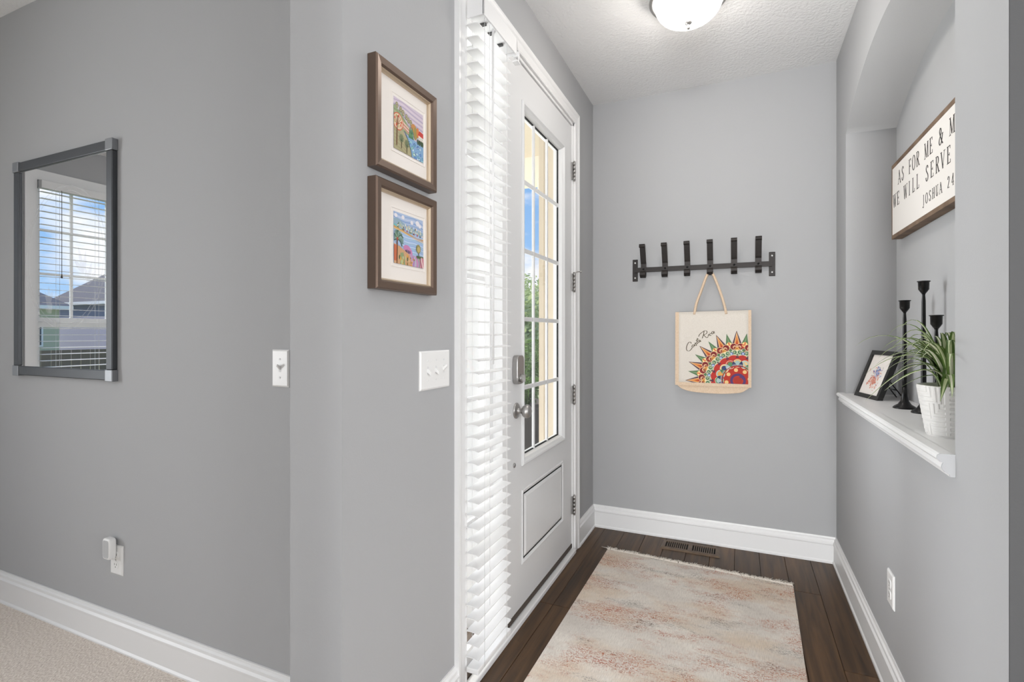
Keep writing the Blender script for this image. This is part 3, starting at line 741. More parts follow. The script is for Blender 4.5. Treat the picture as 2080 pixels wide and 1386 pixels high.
def art_river(cv):
    rn = random.Random(5)
    cv.poly([(0, 0), (1, 0), (1, 1), (0, 1)], '#C9BDCB')
    for k in range(11):
        y = .97 - k * .045; c = ['#B3A2BA', '#D8C9D4', '#A79BB5', '#D9CFD0'][k % 4]
        cv.line(smooth_path([(0, y - .03), (.3, y + .01), (.6, y - .02), (1, y - .05)]), .018, c)
    cv.poly(smooth_path([(0, .45), (0, .82), (.12, .80), (.25, .74), (.4, .64), (.52, .55)]) + [(.5, .4)], '#93A07D')
    for k in range(6): cv.line(smooth_path([(0, .76 - k * .045), (.15, .74 - k * .045), (.4, .6 - k * .03)]), .012, ['#77875F', '#B5B592'][k % 2])
    for x, y in ((.10, .86), (.22, .82), (.3, .78), (.41, .74), (.48, .70), (.56, .68)):
        cv.disc(x, y, .045, '#8A8468', .06, 14); cv.disc(x, y, .03, '#B0A888', .042, 14); cv.disc(x, y, .012, '#6F6B50', .02, 10)
    cv.poly([(.28, .62), (.5, .55), (.5, .42), (.28, .48)], '#C6A08F')
    for k in range(4): cv.line([(.28, .60 - k * .035), (.52, .53 - k * .03)], .012, ['#E5D6C8', '#B9705C'][k % 2])
    cv.disc(.66, .60, .09, '#C0854A', .09); cv.disc(.72, .52, .07, '#9C8A4E', .13); cv.disc(.80, .56, .05, '#C9783F', .1)
    cv.poly([(.80, .52), (.86, .62), (1, .60), (1, .50)], '#C2413C'); cv.poly([(.83, .43), (.83, .52), (1, .50), (1, .42)], '#E4DCD0')
    for x in (.86, .91, .96): cv.line([(x, .44), (x, .49)], .012, '#6C7E86')
    cv.poly([(0, 0), (0, .44), (.3, .42), (.45, .30), (.55, .12), (.58, 0)], '#A69F7C')
    for k in range(5): cv.line(smooth_path([(.0, .36 - k * .07), (.2, .33 - k * .07), (.4, .24 - k * .06)]), .01, '#8F8A63')
    cv.poly(smooth_path([(.33, .44), (.45, .38), (.7, .36), (1, .36)]) + [(1, 0), (.58, 0), (.55, .12), (.45, .30)], '#7FA3C6')
    for k in range(46):
        x, y = rn.uniform(.5, 1), rn.uniform(0, .35)
        if y < .30 - (x - .45) * .1 and x > .60 - y * .4:
            r = rn.uniform(.02, .045); cv.disc(x, y, r, rn.choice(['#4E74B4', '#9CC7CF', '#C8D8E6', '#5E8FA8', '#8EB29A', '#3F5BA0']), r * .8, 10); cv.disc(x, y, r * .5, rn.choice(['#DCE6EE', '#6FA0CC', '#88BDB8']), r * .35, 8)
    cv.line(smooth_path([(.34, .44), (.46, .30), (.55, .12), (.58, 0)]), .014, '#55605A')
    for x, h in ((.53, .2), (.60, .14)):
        for k in range(4): cv.poly([(x - .06 + k * .01, .36 + k * .05), (x + .06 - k * .01, .36 + k * .05), (x, .46 + k * .05)], ['#4C7A58', '#5F8E63'][k % 2])
    for x in (.80, .86, .92, .97): cv.disc(x, .37, .03, '#3E5138', .06, 10)
    cv.disc(.13, .55, .17, '#C9644A', .17, 22); cv.disc(.13, .55, .15, '#D7C2A6', .15, 22)
    cv.line([(.09, .08), (.10, .5), (.12, .66)], .03, '#6B4A30')
    for a in (.4, .8, 1.2, 1.7, 2.1, 2.5, 2.9): cv.line([(.11, .48), (.12 + .13 * math.cos(a), .52 + .14 * math.sin(a))], .012, '#8C5A3C')
    for a in range(9): cv.disc(.13 + .11 * math.cos(a * .7), .56 + .10 * math.sin(a * .7), .02, ['#C9543C', '#B0A06B'][a % 2], .03, 8)
    for x, y in ((.24, .20), (.42, .15)):
        cv.line([(x, y - .14), (x, y + .05)], .018, '#4B3B2B'); cv.disc(x, y + .06, .07, '#7C8564', .08, 14)
        for k in range(6): cv.line([(x, y), (x + .06 * math.cos(k * .6), y + .03 + .09 * math.sin(k * .6))], .008, '#3F4A36')
def art_coast(cv):
    rn = random.Random(9)
    cv.poly([(0, 0), (1, 0), (1, 1), (0, 1)], '#A9BAD6')
    for k in range(7): cv.line(smooth_path([(0, .98 - k * .04), (.35, .95 - k * .05), (.7, .97 - k * .05), (1, .9 - k * .045)]), .02, ['#8FA6CC', '#C3CDE0', '#7F9AC8'][k % 3])
    for x, y, r in ((.8, .9, .07), (.6, .88, .05), (.07, .93, .05), (.88, .86, .05), (.3, .93, .05)): cv.disc(x, y, r, '#E2DFE4', r * .8)
    cv.poly(smooth_path([(0, .86), (.15, .88), (.4, .80), (.7, .76), (1, .74)]) + [(1, .66), (0, .72)], '#8FA8B8')
    cv.poly([(0, .76), (.12, .76), (.12, .70), (0, .70)], '#6FB0B4')
    for k in range(60):
        x = rn.uniform(.1, 1); y = .83 - x * .10 - rn.uniform(0, .1); w = rn.uniform(.012, .03)
        cv.poly([(x, y), (x + w, y), (x + w, y + w * 1.6), (x, y + w * 1.6)], rn.choice(['#E8E2CC', '#D9D7B8', '#F0EBDD', '#B7BE8E', '#6E7F5A', '#C58E7A', '#D8C79A', '#4C4A60', '#A8B7C2']))
    for k in range(14): x = rn.uniform(.1, 1); cv.disc(x, .72 - x * .09, .018, rn.choice(['#55684A', '#7A8C57', '#A44B5C']), .02, 8)
    cv.poly(smooth_path([(0, .73), (.2, .69), (.5, .64), (.75, .60), (1, .60)]) + smooth_path([(1, .53), (.75, .55), (.55, .60), (.25, .64), (0, .67)]), '#C59A62')
    cv.line(smooth_path([(0, .68), (.3, .64), (.6, .58), (1, .54)]), .018, '#DBBE8B')
    cv.poly(smooth_path([(0, .66), (.25, .63), (.55, .59), (.75, .54), (1, .52)]) + [(1, .2), (.5, .2), (0, .45)], '#A7BEDD')
    for k in range(12): y = .6 - k * .03; cv.line(smooth_path([(.25, y), (.45, y - .02), (.7, y - .01), (1, y - .04)]), .01, ['#8FAFD8', '#CBD8EA', '#9CBBC9'][k % 3])
    cv.poly(smooth_path([(.3, .36), (.38, .40), (.5, .38), (.6, .28), (.58, .18), (.35, .2)]), '#C583AE')
    for x, h in ((.38, .08), (.42, .10), (.47, .08), (.52, .07)): cv.disc(x, .27, .018, '#3D4456', h * .5, 10)
    cv.poly([(0, 0), (0, .38), (.2, .34), (.45, .24), (.7, .20), (1, .2), (1, 0)], '#C79D77')
    cv.poly(smooth_path([(.5, .24), (.7, .22), (1, .22)]) + [(1, 0), (.62, 0)], '#B795B8')
    for k in range(6): cv.line(smooth_path([(.62 + k * .05, .20), (.66 + k * .06, .1), (.64 + k * .07, 0)]), .018, ['#8A6FA8', '#A9C4C0', '#C873A0', '#7D9C7A', '#D8BE8C'][k % 5])
    cv.poly([(0, .05), (0, .36), (.08, .35), (.1, .05)], '#C0694A'); cv.poly([(.2, 0), (.2, .22), (.3, .24), (.36, 0)], '#8B9A72')
    for k in range(16): x = rn.uniform(.15, .45); y = rn.uniform(0, .2); cv.disc(x, y, .02, rn.choice(['#6A7A52', '#B4BC8E', '#D9A84C', '#596B4B', '#C9C79E']), .045, 10)
    for k in range(14): x = rn.uniform(.4, .7); y = rn.uniform(0, .18); cv.disc(x, y, .016, rn.choice(['#E0A24A', '#C77F52', '#8C7A4E', '#D9C08C']), .02, 8)
    cv.line([(.09, .0), (.10, .3), (.10, .48)], .03, '#6A4632')
    for k in range(13):
        a = -.5 + k * .345; p = [(.10, .48), (.10 + .12 * math.cos(a), .50 + .13 * math.sin(a)), (.10 + .2 * math.cos(a - .2), .46 + .17 * math.sin(a - .2))]
        cv.line(smooth_path(p), .026, ['#4F6B57', '#6E8C74', '#8DA79A'][k % 3])
    cv.disc(.10, .48, .03, '#A5523F', .03)
    cv.line([(.82, .18), (.82, .36)], .02, '#5A4632'); cv.disc(.81, .38, .08, '#8F8A5B', .09); cv.disc(.82, .37, .05, '#B9A56C', .06)
    for k in range(8): cv.disc(.76 + k * .03, .21, .02, ['#44583F', '#65734A'][k % 2], .03, 8)
    cv.poly([(.9, .22), (1, .2), (1, 0), (.86, 0)], '#C98A94'); cv.line([(.9, .2), (.98, 0)], .02, '#E8DDD8'); cv.line([(.86, .18), (.93, 0)], .015, '#7C4B5E')
picture(1.682, 1.972, 'upper picture of the stacked pair, a blue river and red tree in a bronze frame', art_river)
picture(1.369, 1.657, 'lower picture of the stacked pair, a palm and coast in a bronze frame', art_coast)

# ------------------------------------------------------------------ hook rack
def rack():
    zc = 1.648; yb = -.016
    r = thing('hook_rack', (.656, 0, 1.575), 'dark iron coat rack with six curled hooks on the end wall', 'coat rack')
    bar = MB().box(.282, 1.032, yb - .005, yb, zc - .015, zc + .015)
    bar.box(.272, .288, 0, yb - .004, zc - .015, zc + .015).box(1.026, 1.042, 0, yb - .004, zc - .015, zc + .015)
    bar.build('crossbar', M['iron'], r, bevel=.001)
    for x0 in (.257, 1.027):
        p = MB().box(x0, x0 + .032, -.005, 0, zc - .069, zc + .069).build('end_plate', M['iron'], r, bevel=.002)
        for z in (zc - .047, zc + .047): MB().lathe([(.0055, 0), (.0055, -.002), (.003, -.004), (0, -.004)], (x0 + .016, -.005, z), 14, 'y').build('screw', mat('bright_screw', 'D8D8D8', .3, .6), p)
    prof = []
    y0 = yb - .005
    # lower curl (in front), J, straight on bar, then leaning out and rolled at the top
    lc = (y0 - .020, zc - .030)
    for k in range(9): t = -2.2 + 0; 
    for k in range(13):
        t = math.radians(40 - k * 22); prof.append((y0 - .034 + .0085 * math.cos(t), zc - .020 + .0085 * math.sin(t)))
    low = [(y0 - .040, zc - .036), (y0 - .032, zc - .046), (y0 - .018, zc - .050), (y0 - .007, zc - .042), (y0 - .002, zc - .028), (y0 - .002, zc - .01), (y0 - .002, zc + .032)]
    up = [(y0 - .010, zc + .050), (y0 - .034, zc + .110), (y0 - .044, zc + .138)]
    prof = [(y0 - .026, zc - .016), (y0 - .024, zc - .024), (y0 - .030, zc - .030), (y0 - .038, zc - .026), (y0 - .041, zc - .016)]
    prof = [(y0 - .028, zc - .030), (y0 - .024, zc - .022), (y0 - .029, zc - .014), (y0 - .038, zc - .015), (y0 - .044, zc - .024), (y0 - .043, zc - .036)] + low[1:] + up
    prof += [(y0 - .050, zc + .147), (y0 - .058, zc + .150), (y0 - .066, zc + .146), (y0 - .068, zc + .137), (y0 - .063, zc + .130)]
    sp = smooth_path(prof, 4)
    for i, x in enumerate((.328, .457, .587, .715, .845, .972)):
        h = MB(); polys = stroke(sp, lambda d: .0045); v = []
        for k, (a, b) in enumerate(sp):
            pass
        L = [polys[0][0]] + [q[1] for q in polys]; R_ = [polys[0][3]] + [q[2] for q in polys]; n = len(L); hw = .0165
        for k in range(n):
            v += [(x - hw, *L[k]), (x + hw, *L[k]), (x + hw, *R_[k]), (x - hw, *R_[k])]
        fs = [(k * 4 + q, k * 4 + (q + 1) % 4, k * 4 + 4 + (q + 1) % 4, k * 4 + 4 + q) for k in range(n - 1) for q in range(4)] + [(0, 1, 2, 3), (n * 4 - 4, n * 4 - 1, n * 4 - 2, n * 4 - 3)]
        ho = h.add(v, fs, 0, False).build('hook', M['iron'], r)
        MB().lathe([(.006, 0), (.0055, -.002), (.003, -.004), (0, -.0045)], (x, y0 - .004, zc + .004), 14, 'y').build('rivet', M['blackmetal'], ho)
rack()

# ------------------------------------------------------------------ tote bag
def tote():
    yf = -.062; yb = -.012
    c = [back(1379, 637, 1, yf), back(1519, 631, 1, yf), back(1522, 784, 1, yf), back(1379, 783, 1, yf)]
    x0, x1, z1, z0 = .524, .932, 1.380, .948
    r = thing('tote_bag', ((x0 + x1) / 2, yf, .90), 'cream canvas tote bag with tan trim and folk-art wheel print hanging on the rack', 'bag')
    # body, tapering towards the hanging top, front slightly bowed
    mb = MB(); nx, nz_ = 12, 12; fr = {}
    def fy(a, b): return yf - .004 * math.sin(PI * a) * math.sin(PI * b) + .020 * (b ** 2) * .5
    for s_, off in ((0, 0), (1, 1)):
        for j in range(nz_ + 1):
            for i in range(nx + 1):
                a, b = i / nx, j / nz_
                y = fy(a, b) if s_ == 0 else yb - (.004 if 0 < i < nx else .008)
                mb.v.append((x0 + (x1 - x0) * a, y, z0 + (z1 - z0) * b + .006 * a * b))
    N = (nx + 1) * (nz_ + 1); idx = lambda s_, i, j: s_ * N + j * (nx + 1) + i
    def face(q, sm=True): mb.f.append(q); mb.m.append(0); mb.sm.append(sm); mb.c.append(None)
    for j in range(nz_):
        for i in range(nx):
            for s_ in (0, 1): face((idx(s_, i, j), idx(s_, i + 1, j), idx(s_, i + 1, j + 1), idx(s_, i, j + 1)))
        for i in (0, nx): face((idx(0, i, j), idx(1, i, j), idx(1, i, j + 1), idx(0, i, j + 1)), False)
    for i in range(nx):
        face((idx(0, i, 0), idx(0, i + 1, 0), idx(1, i + 1, 0), idx(1, i, 0)), False)
    # open mouth: inner walls
    for i in range(nx): face((idx(0, i, nz_), idx(0, i + 1, nz_), idx(1, i + 1, nz_), idx(1, i, nz_)), False)
    mb.build('bag_body', M['canvas'], r)
    # tan piping: sides and bottom of the front panel
    for xa, w in ((x0 - .003, .020), (x1 - .012, .015)):
        t = MB()
        for j in range(nz_):
            b0, b1 = j / nz_, (j + 1) / nz_
            a = (xa + w / 2 - x0) / (x1 - x0)
            q = [(xa, fy(a, b0) - .0025, z0 + (z1 - z0) * b0 - .0), (xa + w, fy(a, b0) - .0025, z0 + (z1 - z0) * b0), (xa + w, fy(a, b1) - .0025, z0 + (z1 - z0) * b1 + .006 * a * b1), (xa, fy(a, b1) - .0025, z0 + (z1 - z0) * b1 + .006 * a * b1)]
            t.slab(q, (0, .006, 0))
        t.build('side_piping', M['jute'], r)
    MB().box(x0 - .003, x1 + .003, yf - .003, yf + .006, z0 - .004, z0 + .014).build('bottom_piping', M['jute'], r, bevel=.001)
    # sagging bottom gusset
    g = MB(); prof = [(x0 + .006, z0 - .002), (x0 + .028, z0 - .022), (x0 + .065, z0 - .036), (x0 + .12, z0 - .044), (x0 + .2, z0 - .047), (x1 - .14, z0 - .046), (x1 - .08, z0 - .040), (x1 - .045, z0 - .033), (x1 - .02, z0 - .016), (x1 - .004, z0 - .002)]
    g.slab([(a, yf + .004, b) for a, b in smooth_path(prof, 3)][::-1], (0, .040, 0), smooth=False)
    g.build('bottom_gusset', M['jute'], r, bevel=.003)
    # handles over the fourth hook
    for yo, nm_ in ((yf + .012, 0), (yb - .012, 1)):
        yt = -.047 if nm_ == 0 else -.036
        pts = [(.628, yo, z1 - .015), (.640, yo * .6 + yt * .4, z1 + .05), (.668, yt, z1 + .130), (.690, yt, z1 + .195), (.703, yt, z1 + .224), (.715, yt, z1 + .2335), (.728, yt, z1 + .224), (.742, yt, z1 + .195), (.766, yt, z1 + .130), (.790, yo * .6 + yt * .4, z1 + .05), (.804, yo, z1 - .015)]
        sp = smooth_path(pts, 5); MB().tube(sp, 0.0075 if nm_ == 0 else .007, 10).build('handle', M['jute'], r)
    # printed rosette
    def bag_pt(px, py):
        q = back(1360 + px / 9.24, 660 + py / 9.24, 1, yf); return (q.x, q.z)
    ctr = bag_pt(1285, 1050); k = 0.418 / 1500 * 1.0   # metres per traced unit
    xr = x1 - .013; zbm = z0 + .015
    cv = Canvas((x0 + .02, xr, zbm, z1))
    kx = (bag_pt(1400, 1000)[0] - bag_pt(400, 1000)[0]) / 1000; kz = (bag_pt(800, 200)[1] - bag_pt(800, 1000)[1]) / 800; k = (kx + kz) / 2
    P = lambda rr, a: (ctr[0] + rr * k * math.cos(a), ctr[1] + rr * k * math.sin(a))
    def disc(rr, a, rad, col, n=16):
        q = P(rr, a); cv.disc(q[0], q[1], rad * k, col, None, n)
    def ring(ro, col, n=72, amp=0, lob=0): cv.poly([P(ro + amp * abs(math.sin(lob * 2 * PI * i / n / 2)), 2 * PI * i / n) for i in range(n)], col)
    D = math.radians(22.5); a00 = math.radians(91.5)
    for i in range(16):
        a = a00 + i * D
        g_ = a + D / 2
        cv.poly([P(640, g_ - .13), P(920, g_), P(640, g_ + .13), P(560, g_)], '#5E7B58'); cv.poly([P(650, g_ - .045), P(870, g_), P(650, g_ + .045)], '#7E9A74'); cv.poly([P(650, g_ - .015), P(900, g_), P(650, g_ + .015)], '#3F5C46')
        cv.poly([P(640, g_ - .03), P(730, g_), P(640, g_ + .03)], '#5A6C9C')
    for i in range(16):
        a = a00 + i * D
        cv.poly([P(640, a - .17), P(960, a), P(640, a + .17)], '#5B4450'); cv.poly([P(640, a - .10), P(935, a), P(640, a + .10)], '#E0B884'); cv.poly([P(640, a - .085), P(880, a), P(640, a + .085)], '#D98A4A'); cv.poly([P(640, a - .05), P(790, a), P(640, a + .05)], '#B8492F')
    ring(690, '#B4503A', 160, 30, 32)
    for i in range(16):
        a = a00 + i * D; g_ = a + D / 2
        disc(700, g_, 50, '#E3C07E'); disc(680, g_, 56, '#C2463B'); disc(715, g_ - .035, 18, '#F0D590'); disc(715, g_ + .035, 18, '#F0D590'); cv.poly([P(690, g_ - .03), P(760, g_), P(690, g_ + .03)], '#D9603F')
        for s_ in (-1, 1):
            disc(655, a + s_ * .092, 66, '#E6C9A4'); disc(655, a + s_ * .092, 58, '#7E2F30'); disc(640, a + s_ * .060, 36, '#DDBB90'); disc(628, a + s_ * .056, 26, '#8A3330')
        disc(600, a, 44, '#E2B36E'); disc(610, a, 24, '#C9863F'); disc(580, a, 20, '#EBD4A6')
    ring(560, '#8FA688', 160, 14, 32)
    for i in range(16):
        a = a00 + i * D
        for s_ in (-1, 1):
            disc(545, a + s_ * .085, 46, '#D8DCC0', 14); disc(545, a + s_ * .085, 38, '#587A58', 14); disc(548, a + s_ * .105, 20, '#C9D0B0', 12); disc(550, a + s_ * .11, 11, '#3F5C46', 10)
        disc(520, a + D / 2, 34, '#4C5A94'); disc(524, a + D / 2, 18, '#B9CBE0')
    ring(478, '#E0C8A8', 160, 26, 16); ring(466, '#B83A33', 160, 26, 16)
    for i in range(16):
        a = a00 + i * D; cv.poly([P(440, a - .07), P(520, a), P(440, a + .07)], '#5E3A4A')
    cols = ['#D6B26C', '#C04A3E', '#E2C48C', '#9FB8B4', '#5E8A62', '#3F4A70', '#DDA55A', '#A9BDBB']
    for i in range(16):
        a = a00 + i * D
        disc(330, a, 82, '#E4D2B2'); disc(330, a, 74, cols[i % 8]); disc(335, a, 50, cols[(i + 3) % 8])
    for i in range(16):
        a = a00 + (i + .5) * D
        cv.poly([P(270, a - .16), P(330, a - .10), P(385, a), P(330, a + .10), P(270, a + .16)], ['#3A4468', '#A8BDBE', '#4C7A58', '#2F3A5C'][i % 4])
        for s_ in (-.1, -.05, 0, .05, .1): cv.poly([P(290, a + s_ - .012), P(330, a + s_ * .8), P(290, a + s_ + .012)], '#D8DAD6')
    ring(292, '#B23A2E')
    for i in range(8): disc(205, math.radians(100) + i * PI / 4, 36, '#E6C084')
    ring(138, '#5A3F6A'); ring(92, '#B8402F'); ring(70, '#A83C30')
    cv.build('printed_rosette', M['print'], r, lambda a, b, d: (a, fy((a - x0) / (x1 - x0), (b - z0) / (z1 - z0)) - .0012 - d, b), 2e-6)
    # lettering
    S_ = [[(408, 352), (392, 324), (358, 334), (328, 388), (317, 448), (333, 486), (372, 490), (408, 458), (424, 430)],
          [(458, 378), (436, 378), (422, 402), (430, 424), (452, 412), (462, 388), (450, 374)],
          [(470, 396), (486, 338), (488, 352), (506, 372), (500, 392), (482, 392)],
          [(524, 248), (512, 318), (518, 356), (534, 348)], [(494, 296), (546, 264)],
          [(572, 290), (550, 286), (534, 312), (542, 334), (560, 322), (574, 286), (572, 318), (592, 306)],
          [(648, 120), (636, 190), (612, 254)], [(546, 222), (562, 184), (610, 142), (665, 110), (702, 126), (692, 166), (646, 190), (670, 222), (700, 244), (726, 222)],
          [(736, 172), (726, 208), (742, 212)], [(742, 142), (747, 138)],
          [(786, 164), (768, 162), (752, 186), (762, 206), (784, 192)],
          [(832, 128), (808, 126), (790, 152), (800, 174), (820, 160), (836, 122), (830, 158), (850, 148)]]
    tx = MB()
    for s_ in S_:
        pts = [bag_pt(*q) for q in smooth_path(s_, 6)]
        for q in stroke(pts, lambda d: .0017 + .0022 * abs(d[1])): tx.slab([(a, fy((a - x0) / (x1 - x0), (b - z0) / (z1 - z0)) - .0012, b) for a, b in q], (0, .001, 0))
    tx.build('printed_lettering', M['script'], r)
tote()

# ------------------------------------------------------------------ sign in the niche
def arc(cx, cy, rx, ry, a0, a1, n=14): return [(cx + rx * math.cos(math.radians(a0 + (a1 - a0) * k / n)), cy + ry * math.sin(math.radians(a0 + (a1 - a0) * k / n))) for k in range(n + 1)]
TK, TN = .125, .045
def G(ch):
    """strokes of a roman capital: (points, width or None for broad-pen), serifs (x, y)"""
    V = lambda x, a=0, b=1: ([(x, a), (x, b)], TK)
    H = lambda y, a, b: ([(a, y), (b, y)], TN)
    d = {
        'A': ([([(.06, 0), (.36, 1)], TN), ([(.34, 1), (.66, 0)], TK), H(.34, .17, .56)], [(.06, 0), (.66, 0)], .72),
        'S': ([(smooth_path([(.47, .80), (.40, .95), (.25, .98), (.11, .86), (.13, .70), (.28, .54), (.43, .40), (.48, .22), (.38, .05), (.22, .02), (.10, .10), (.06, .26)]), None)], [], .54),
        'F': ([V(.16), H(.975, .1, .54), H(.51, .16, .42), ([(.54, .98), (.54, .80)], TN), ([(.42, .6), (.42, .42)], TN)], [(.16, 0), (.16, 1)], .58),
        'E': ([V(.16), H(.975, .1, .54), H(.51, .16, .42), H(.025, .1, .58), ([(.54, .98), (.54, .80)], TN), ([(.42, .6), (.42, .42)], TN), ([(.58, 0), (.58, .2)], TN)], [(.16, 0), (.16, 1)], .62),
        'O': ([(arc(.38, .5, .31, .49, 0, 360, 28), None)], [], .76),
        'R': ([V(.16), H(.975, .1, .3), H(.50, .16, .32), (arc(.30, .74, .24, .235, 90, -90), None), ([(.34, .5), (.62, 0)], TK)], [(.16, 0), (.16, 1), (.64, 0)], .66),
        'M': ([([(.12, 0), (.14, 1)], TN), ([(.13, 1), (.43, .06)], TK), ([(.43, .04), (.72, 1)], TN), V(.76)], [(.12, 0), (.12, 1), (.76, 0), (.76, 1)], .88),
        'Y': ([([(.04, 1), (.33, .48)], TK), ([(.34, .48), (.62, 1)], TN), V(.34, 0, .5)], [(.34, 0), (.06, 1), (.61, 1)], .66),
        'H': ([V(.15), V(.60), H(.51, .15, .60)], [(.15, 0), (.15, 1), (.60, 0), (.60, 1)], .75),
        'U': ([V(.15, .3, 1), (arc(.36, .3, .21, .29, 180, 360), None), ([(.57, .3), (.57, 1)], TN)], [(.15, 1), (.57, 1)], .70),
        'W': ([([(.05, 1), (.28, .02)], TK), ([(.28, .0), (.46, .9)], TN), ([(.44, .95), (.68, .02)], TK), ([(.68, 0), (.90, 1)], TN)], [(.06, 1), (.46, 1), (.90, 1)], .96),
        'I': ([V(.17)], [(.17, 0), (.17, 1)], .34),
        'L': ([V(.16), H(.025, .1, .54), ([(.54, 0), (.54, .22)], TN)], [(.16, 0), (.16, 1)], .58),
        'V': ([([(.05, 1), (.35, 0)], TK), ([(.34, 0), (.62, 1)], TN)], [(.06, 1), (.62, 1)], .68),
        'T': ([V(.32), H(.975, .04, .60), ([(.04, .98), (.04, .80)], TN), ([(.60, .98), (.60, .80)], TN)], [(.32, 0)], .64),
        'J': ([V(.30, .0, 1), (smooth_path([(.30, .05), (.24, -.16), (.10, -.20), (.02, -.10)]), .08)], [(.30, 1)], .46),
        'D': ([V(.16), H(.975, .1, .32), H(.025, .1, .32), (arc(.30, .5, .38, .475, 90, -90), None)], [], .74),
        '2': ([(smooth_path([(.08, .74), (.14, .92), (.27, .98), (.42, .86), (.42, .66), (.28, .4), (.08, .04)]), None), H(.04, .06, .48)], [], .54),
        '4': ([([(.36, 0), (.36, 1)], TK), ([(.36, 1), (.04, .30)], TN), H(.28, .03, .52)], [(.36, 0)], .54),
        '1': ([V(.24), ([(.08, .84), (.24, .98)], TN)], [(.24, 0)], .44),
        '5': ([H(.96, .14, .46), ([(.14, .97), (.10, .54)], TN), (smooth_path([(.10, .54), (.28, .62), (.44, .46), (.42, .16), (.24, .01), (.06, .08)]), None)], [], .52),
        ':': ([([(.12, .06), (.22, .06)], .12), ([(.12, .56), (.22, .56)], .12)], [], .32),
        '&': ([(smooth_path([(.68, .60), (.58, .30), (.40, .06), (.20, .02), (.07, .18), (.14, .40), (.34, .56), (.44, .76), (.36, .95), (.24, .97), (.16, .80), (.26, .58), (.48, .26), (.66, .02), (.74, .04)]), None), H(.60, .56, .78)], [], .80),
    }
    return d.get(ch)
def wording(text, y_start, pitch, z, h, to3d, mb):
    wcell = pitch
    for i, ch in enumerate(text):
        g = G(ch)
        if not g: continue
        strokes, serifs, w = g
        sx = min(h * .92, wcell * .92 / w)
        x0 = y_start + i * wcell + (wcell - w * sx) / 2
        for pts, wd in strokes:
            for q in stroke(pts, (lambda d: TN + (TK - TN) * abs(d[1]) ** 1.5) if wd is None else (lambda d: wd)):
                mb.slab([to3d(x0 + a * sx, z + b * h) for a, b in q], (-.0006, 0, 0))
        for a, b in serifs:
            e = .018 if b < .5 else -.018
            mb.slab([to3d(x0 + p * sx, z + q * h) for p, q in ((a - .13, b + e - .018), (a + .13, b + e - .018), (a + .13, b + e + .018), (a - .13, b + e + .018))], (-.0006, 0, 0))
def sign():
    xf = 1.523; xbk = W + ND; y1, y0, z0, z1 = -.362, -1.622, 1.691, 2.034
    r = thing('wooden_sign', (xbk, (y0 + y1) / 2, z0), 'long white sign with dark serif lettering in a brown wood frame inside the niche', 'sign')
    for a in ((y0, y1, z0, z0 + .018), (y0, y1, z1 - .018, z1), (y0, y0 + .014, z0 + .018, z1 - .018), (y1 - .006, y1, z0 + .018, z1 - .018)):
        MB().box(xf, xbk, *a).build('frame_board', M['signwood'], r, bevel=.001)
    MB().box(xf + .002, xf + .008, y0 + .014, y1 - .006, z0 + .018, z1 - .018).build('face_panel', M['signface'], r)
    t = MB(); P = lambda a, b: (xf + .002, -a, b)
    wording('AS FOR ME & MY HOUSE', .455, .0517, 1.922, .060, P, t)
    wording('WE WILL SERVE THE LORD', .380, .0553, 1.832, .060, P, t)
    wording('JOSHUA 24:15', .790, .0373, 1.749, .040, P, t)
    t.build('lettering', M['ink'], r)
sign()

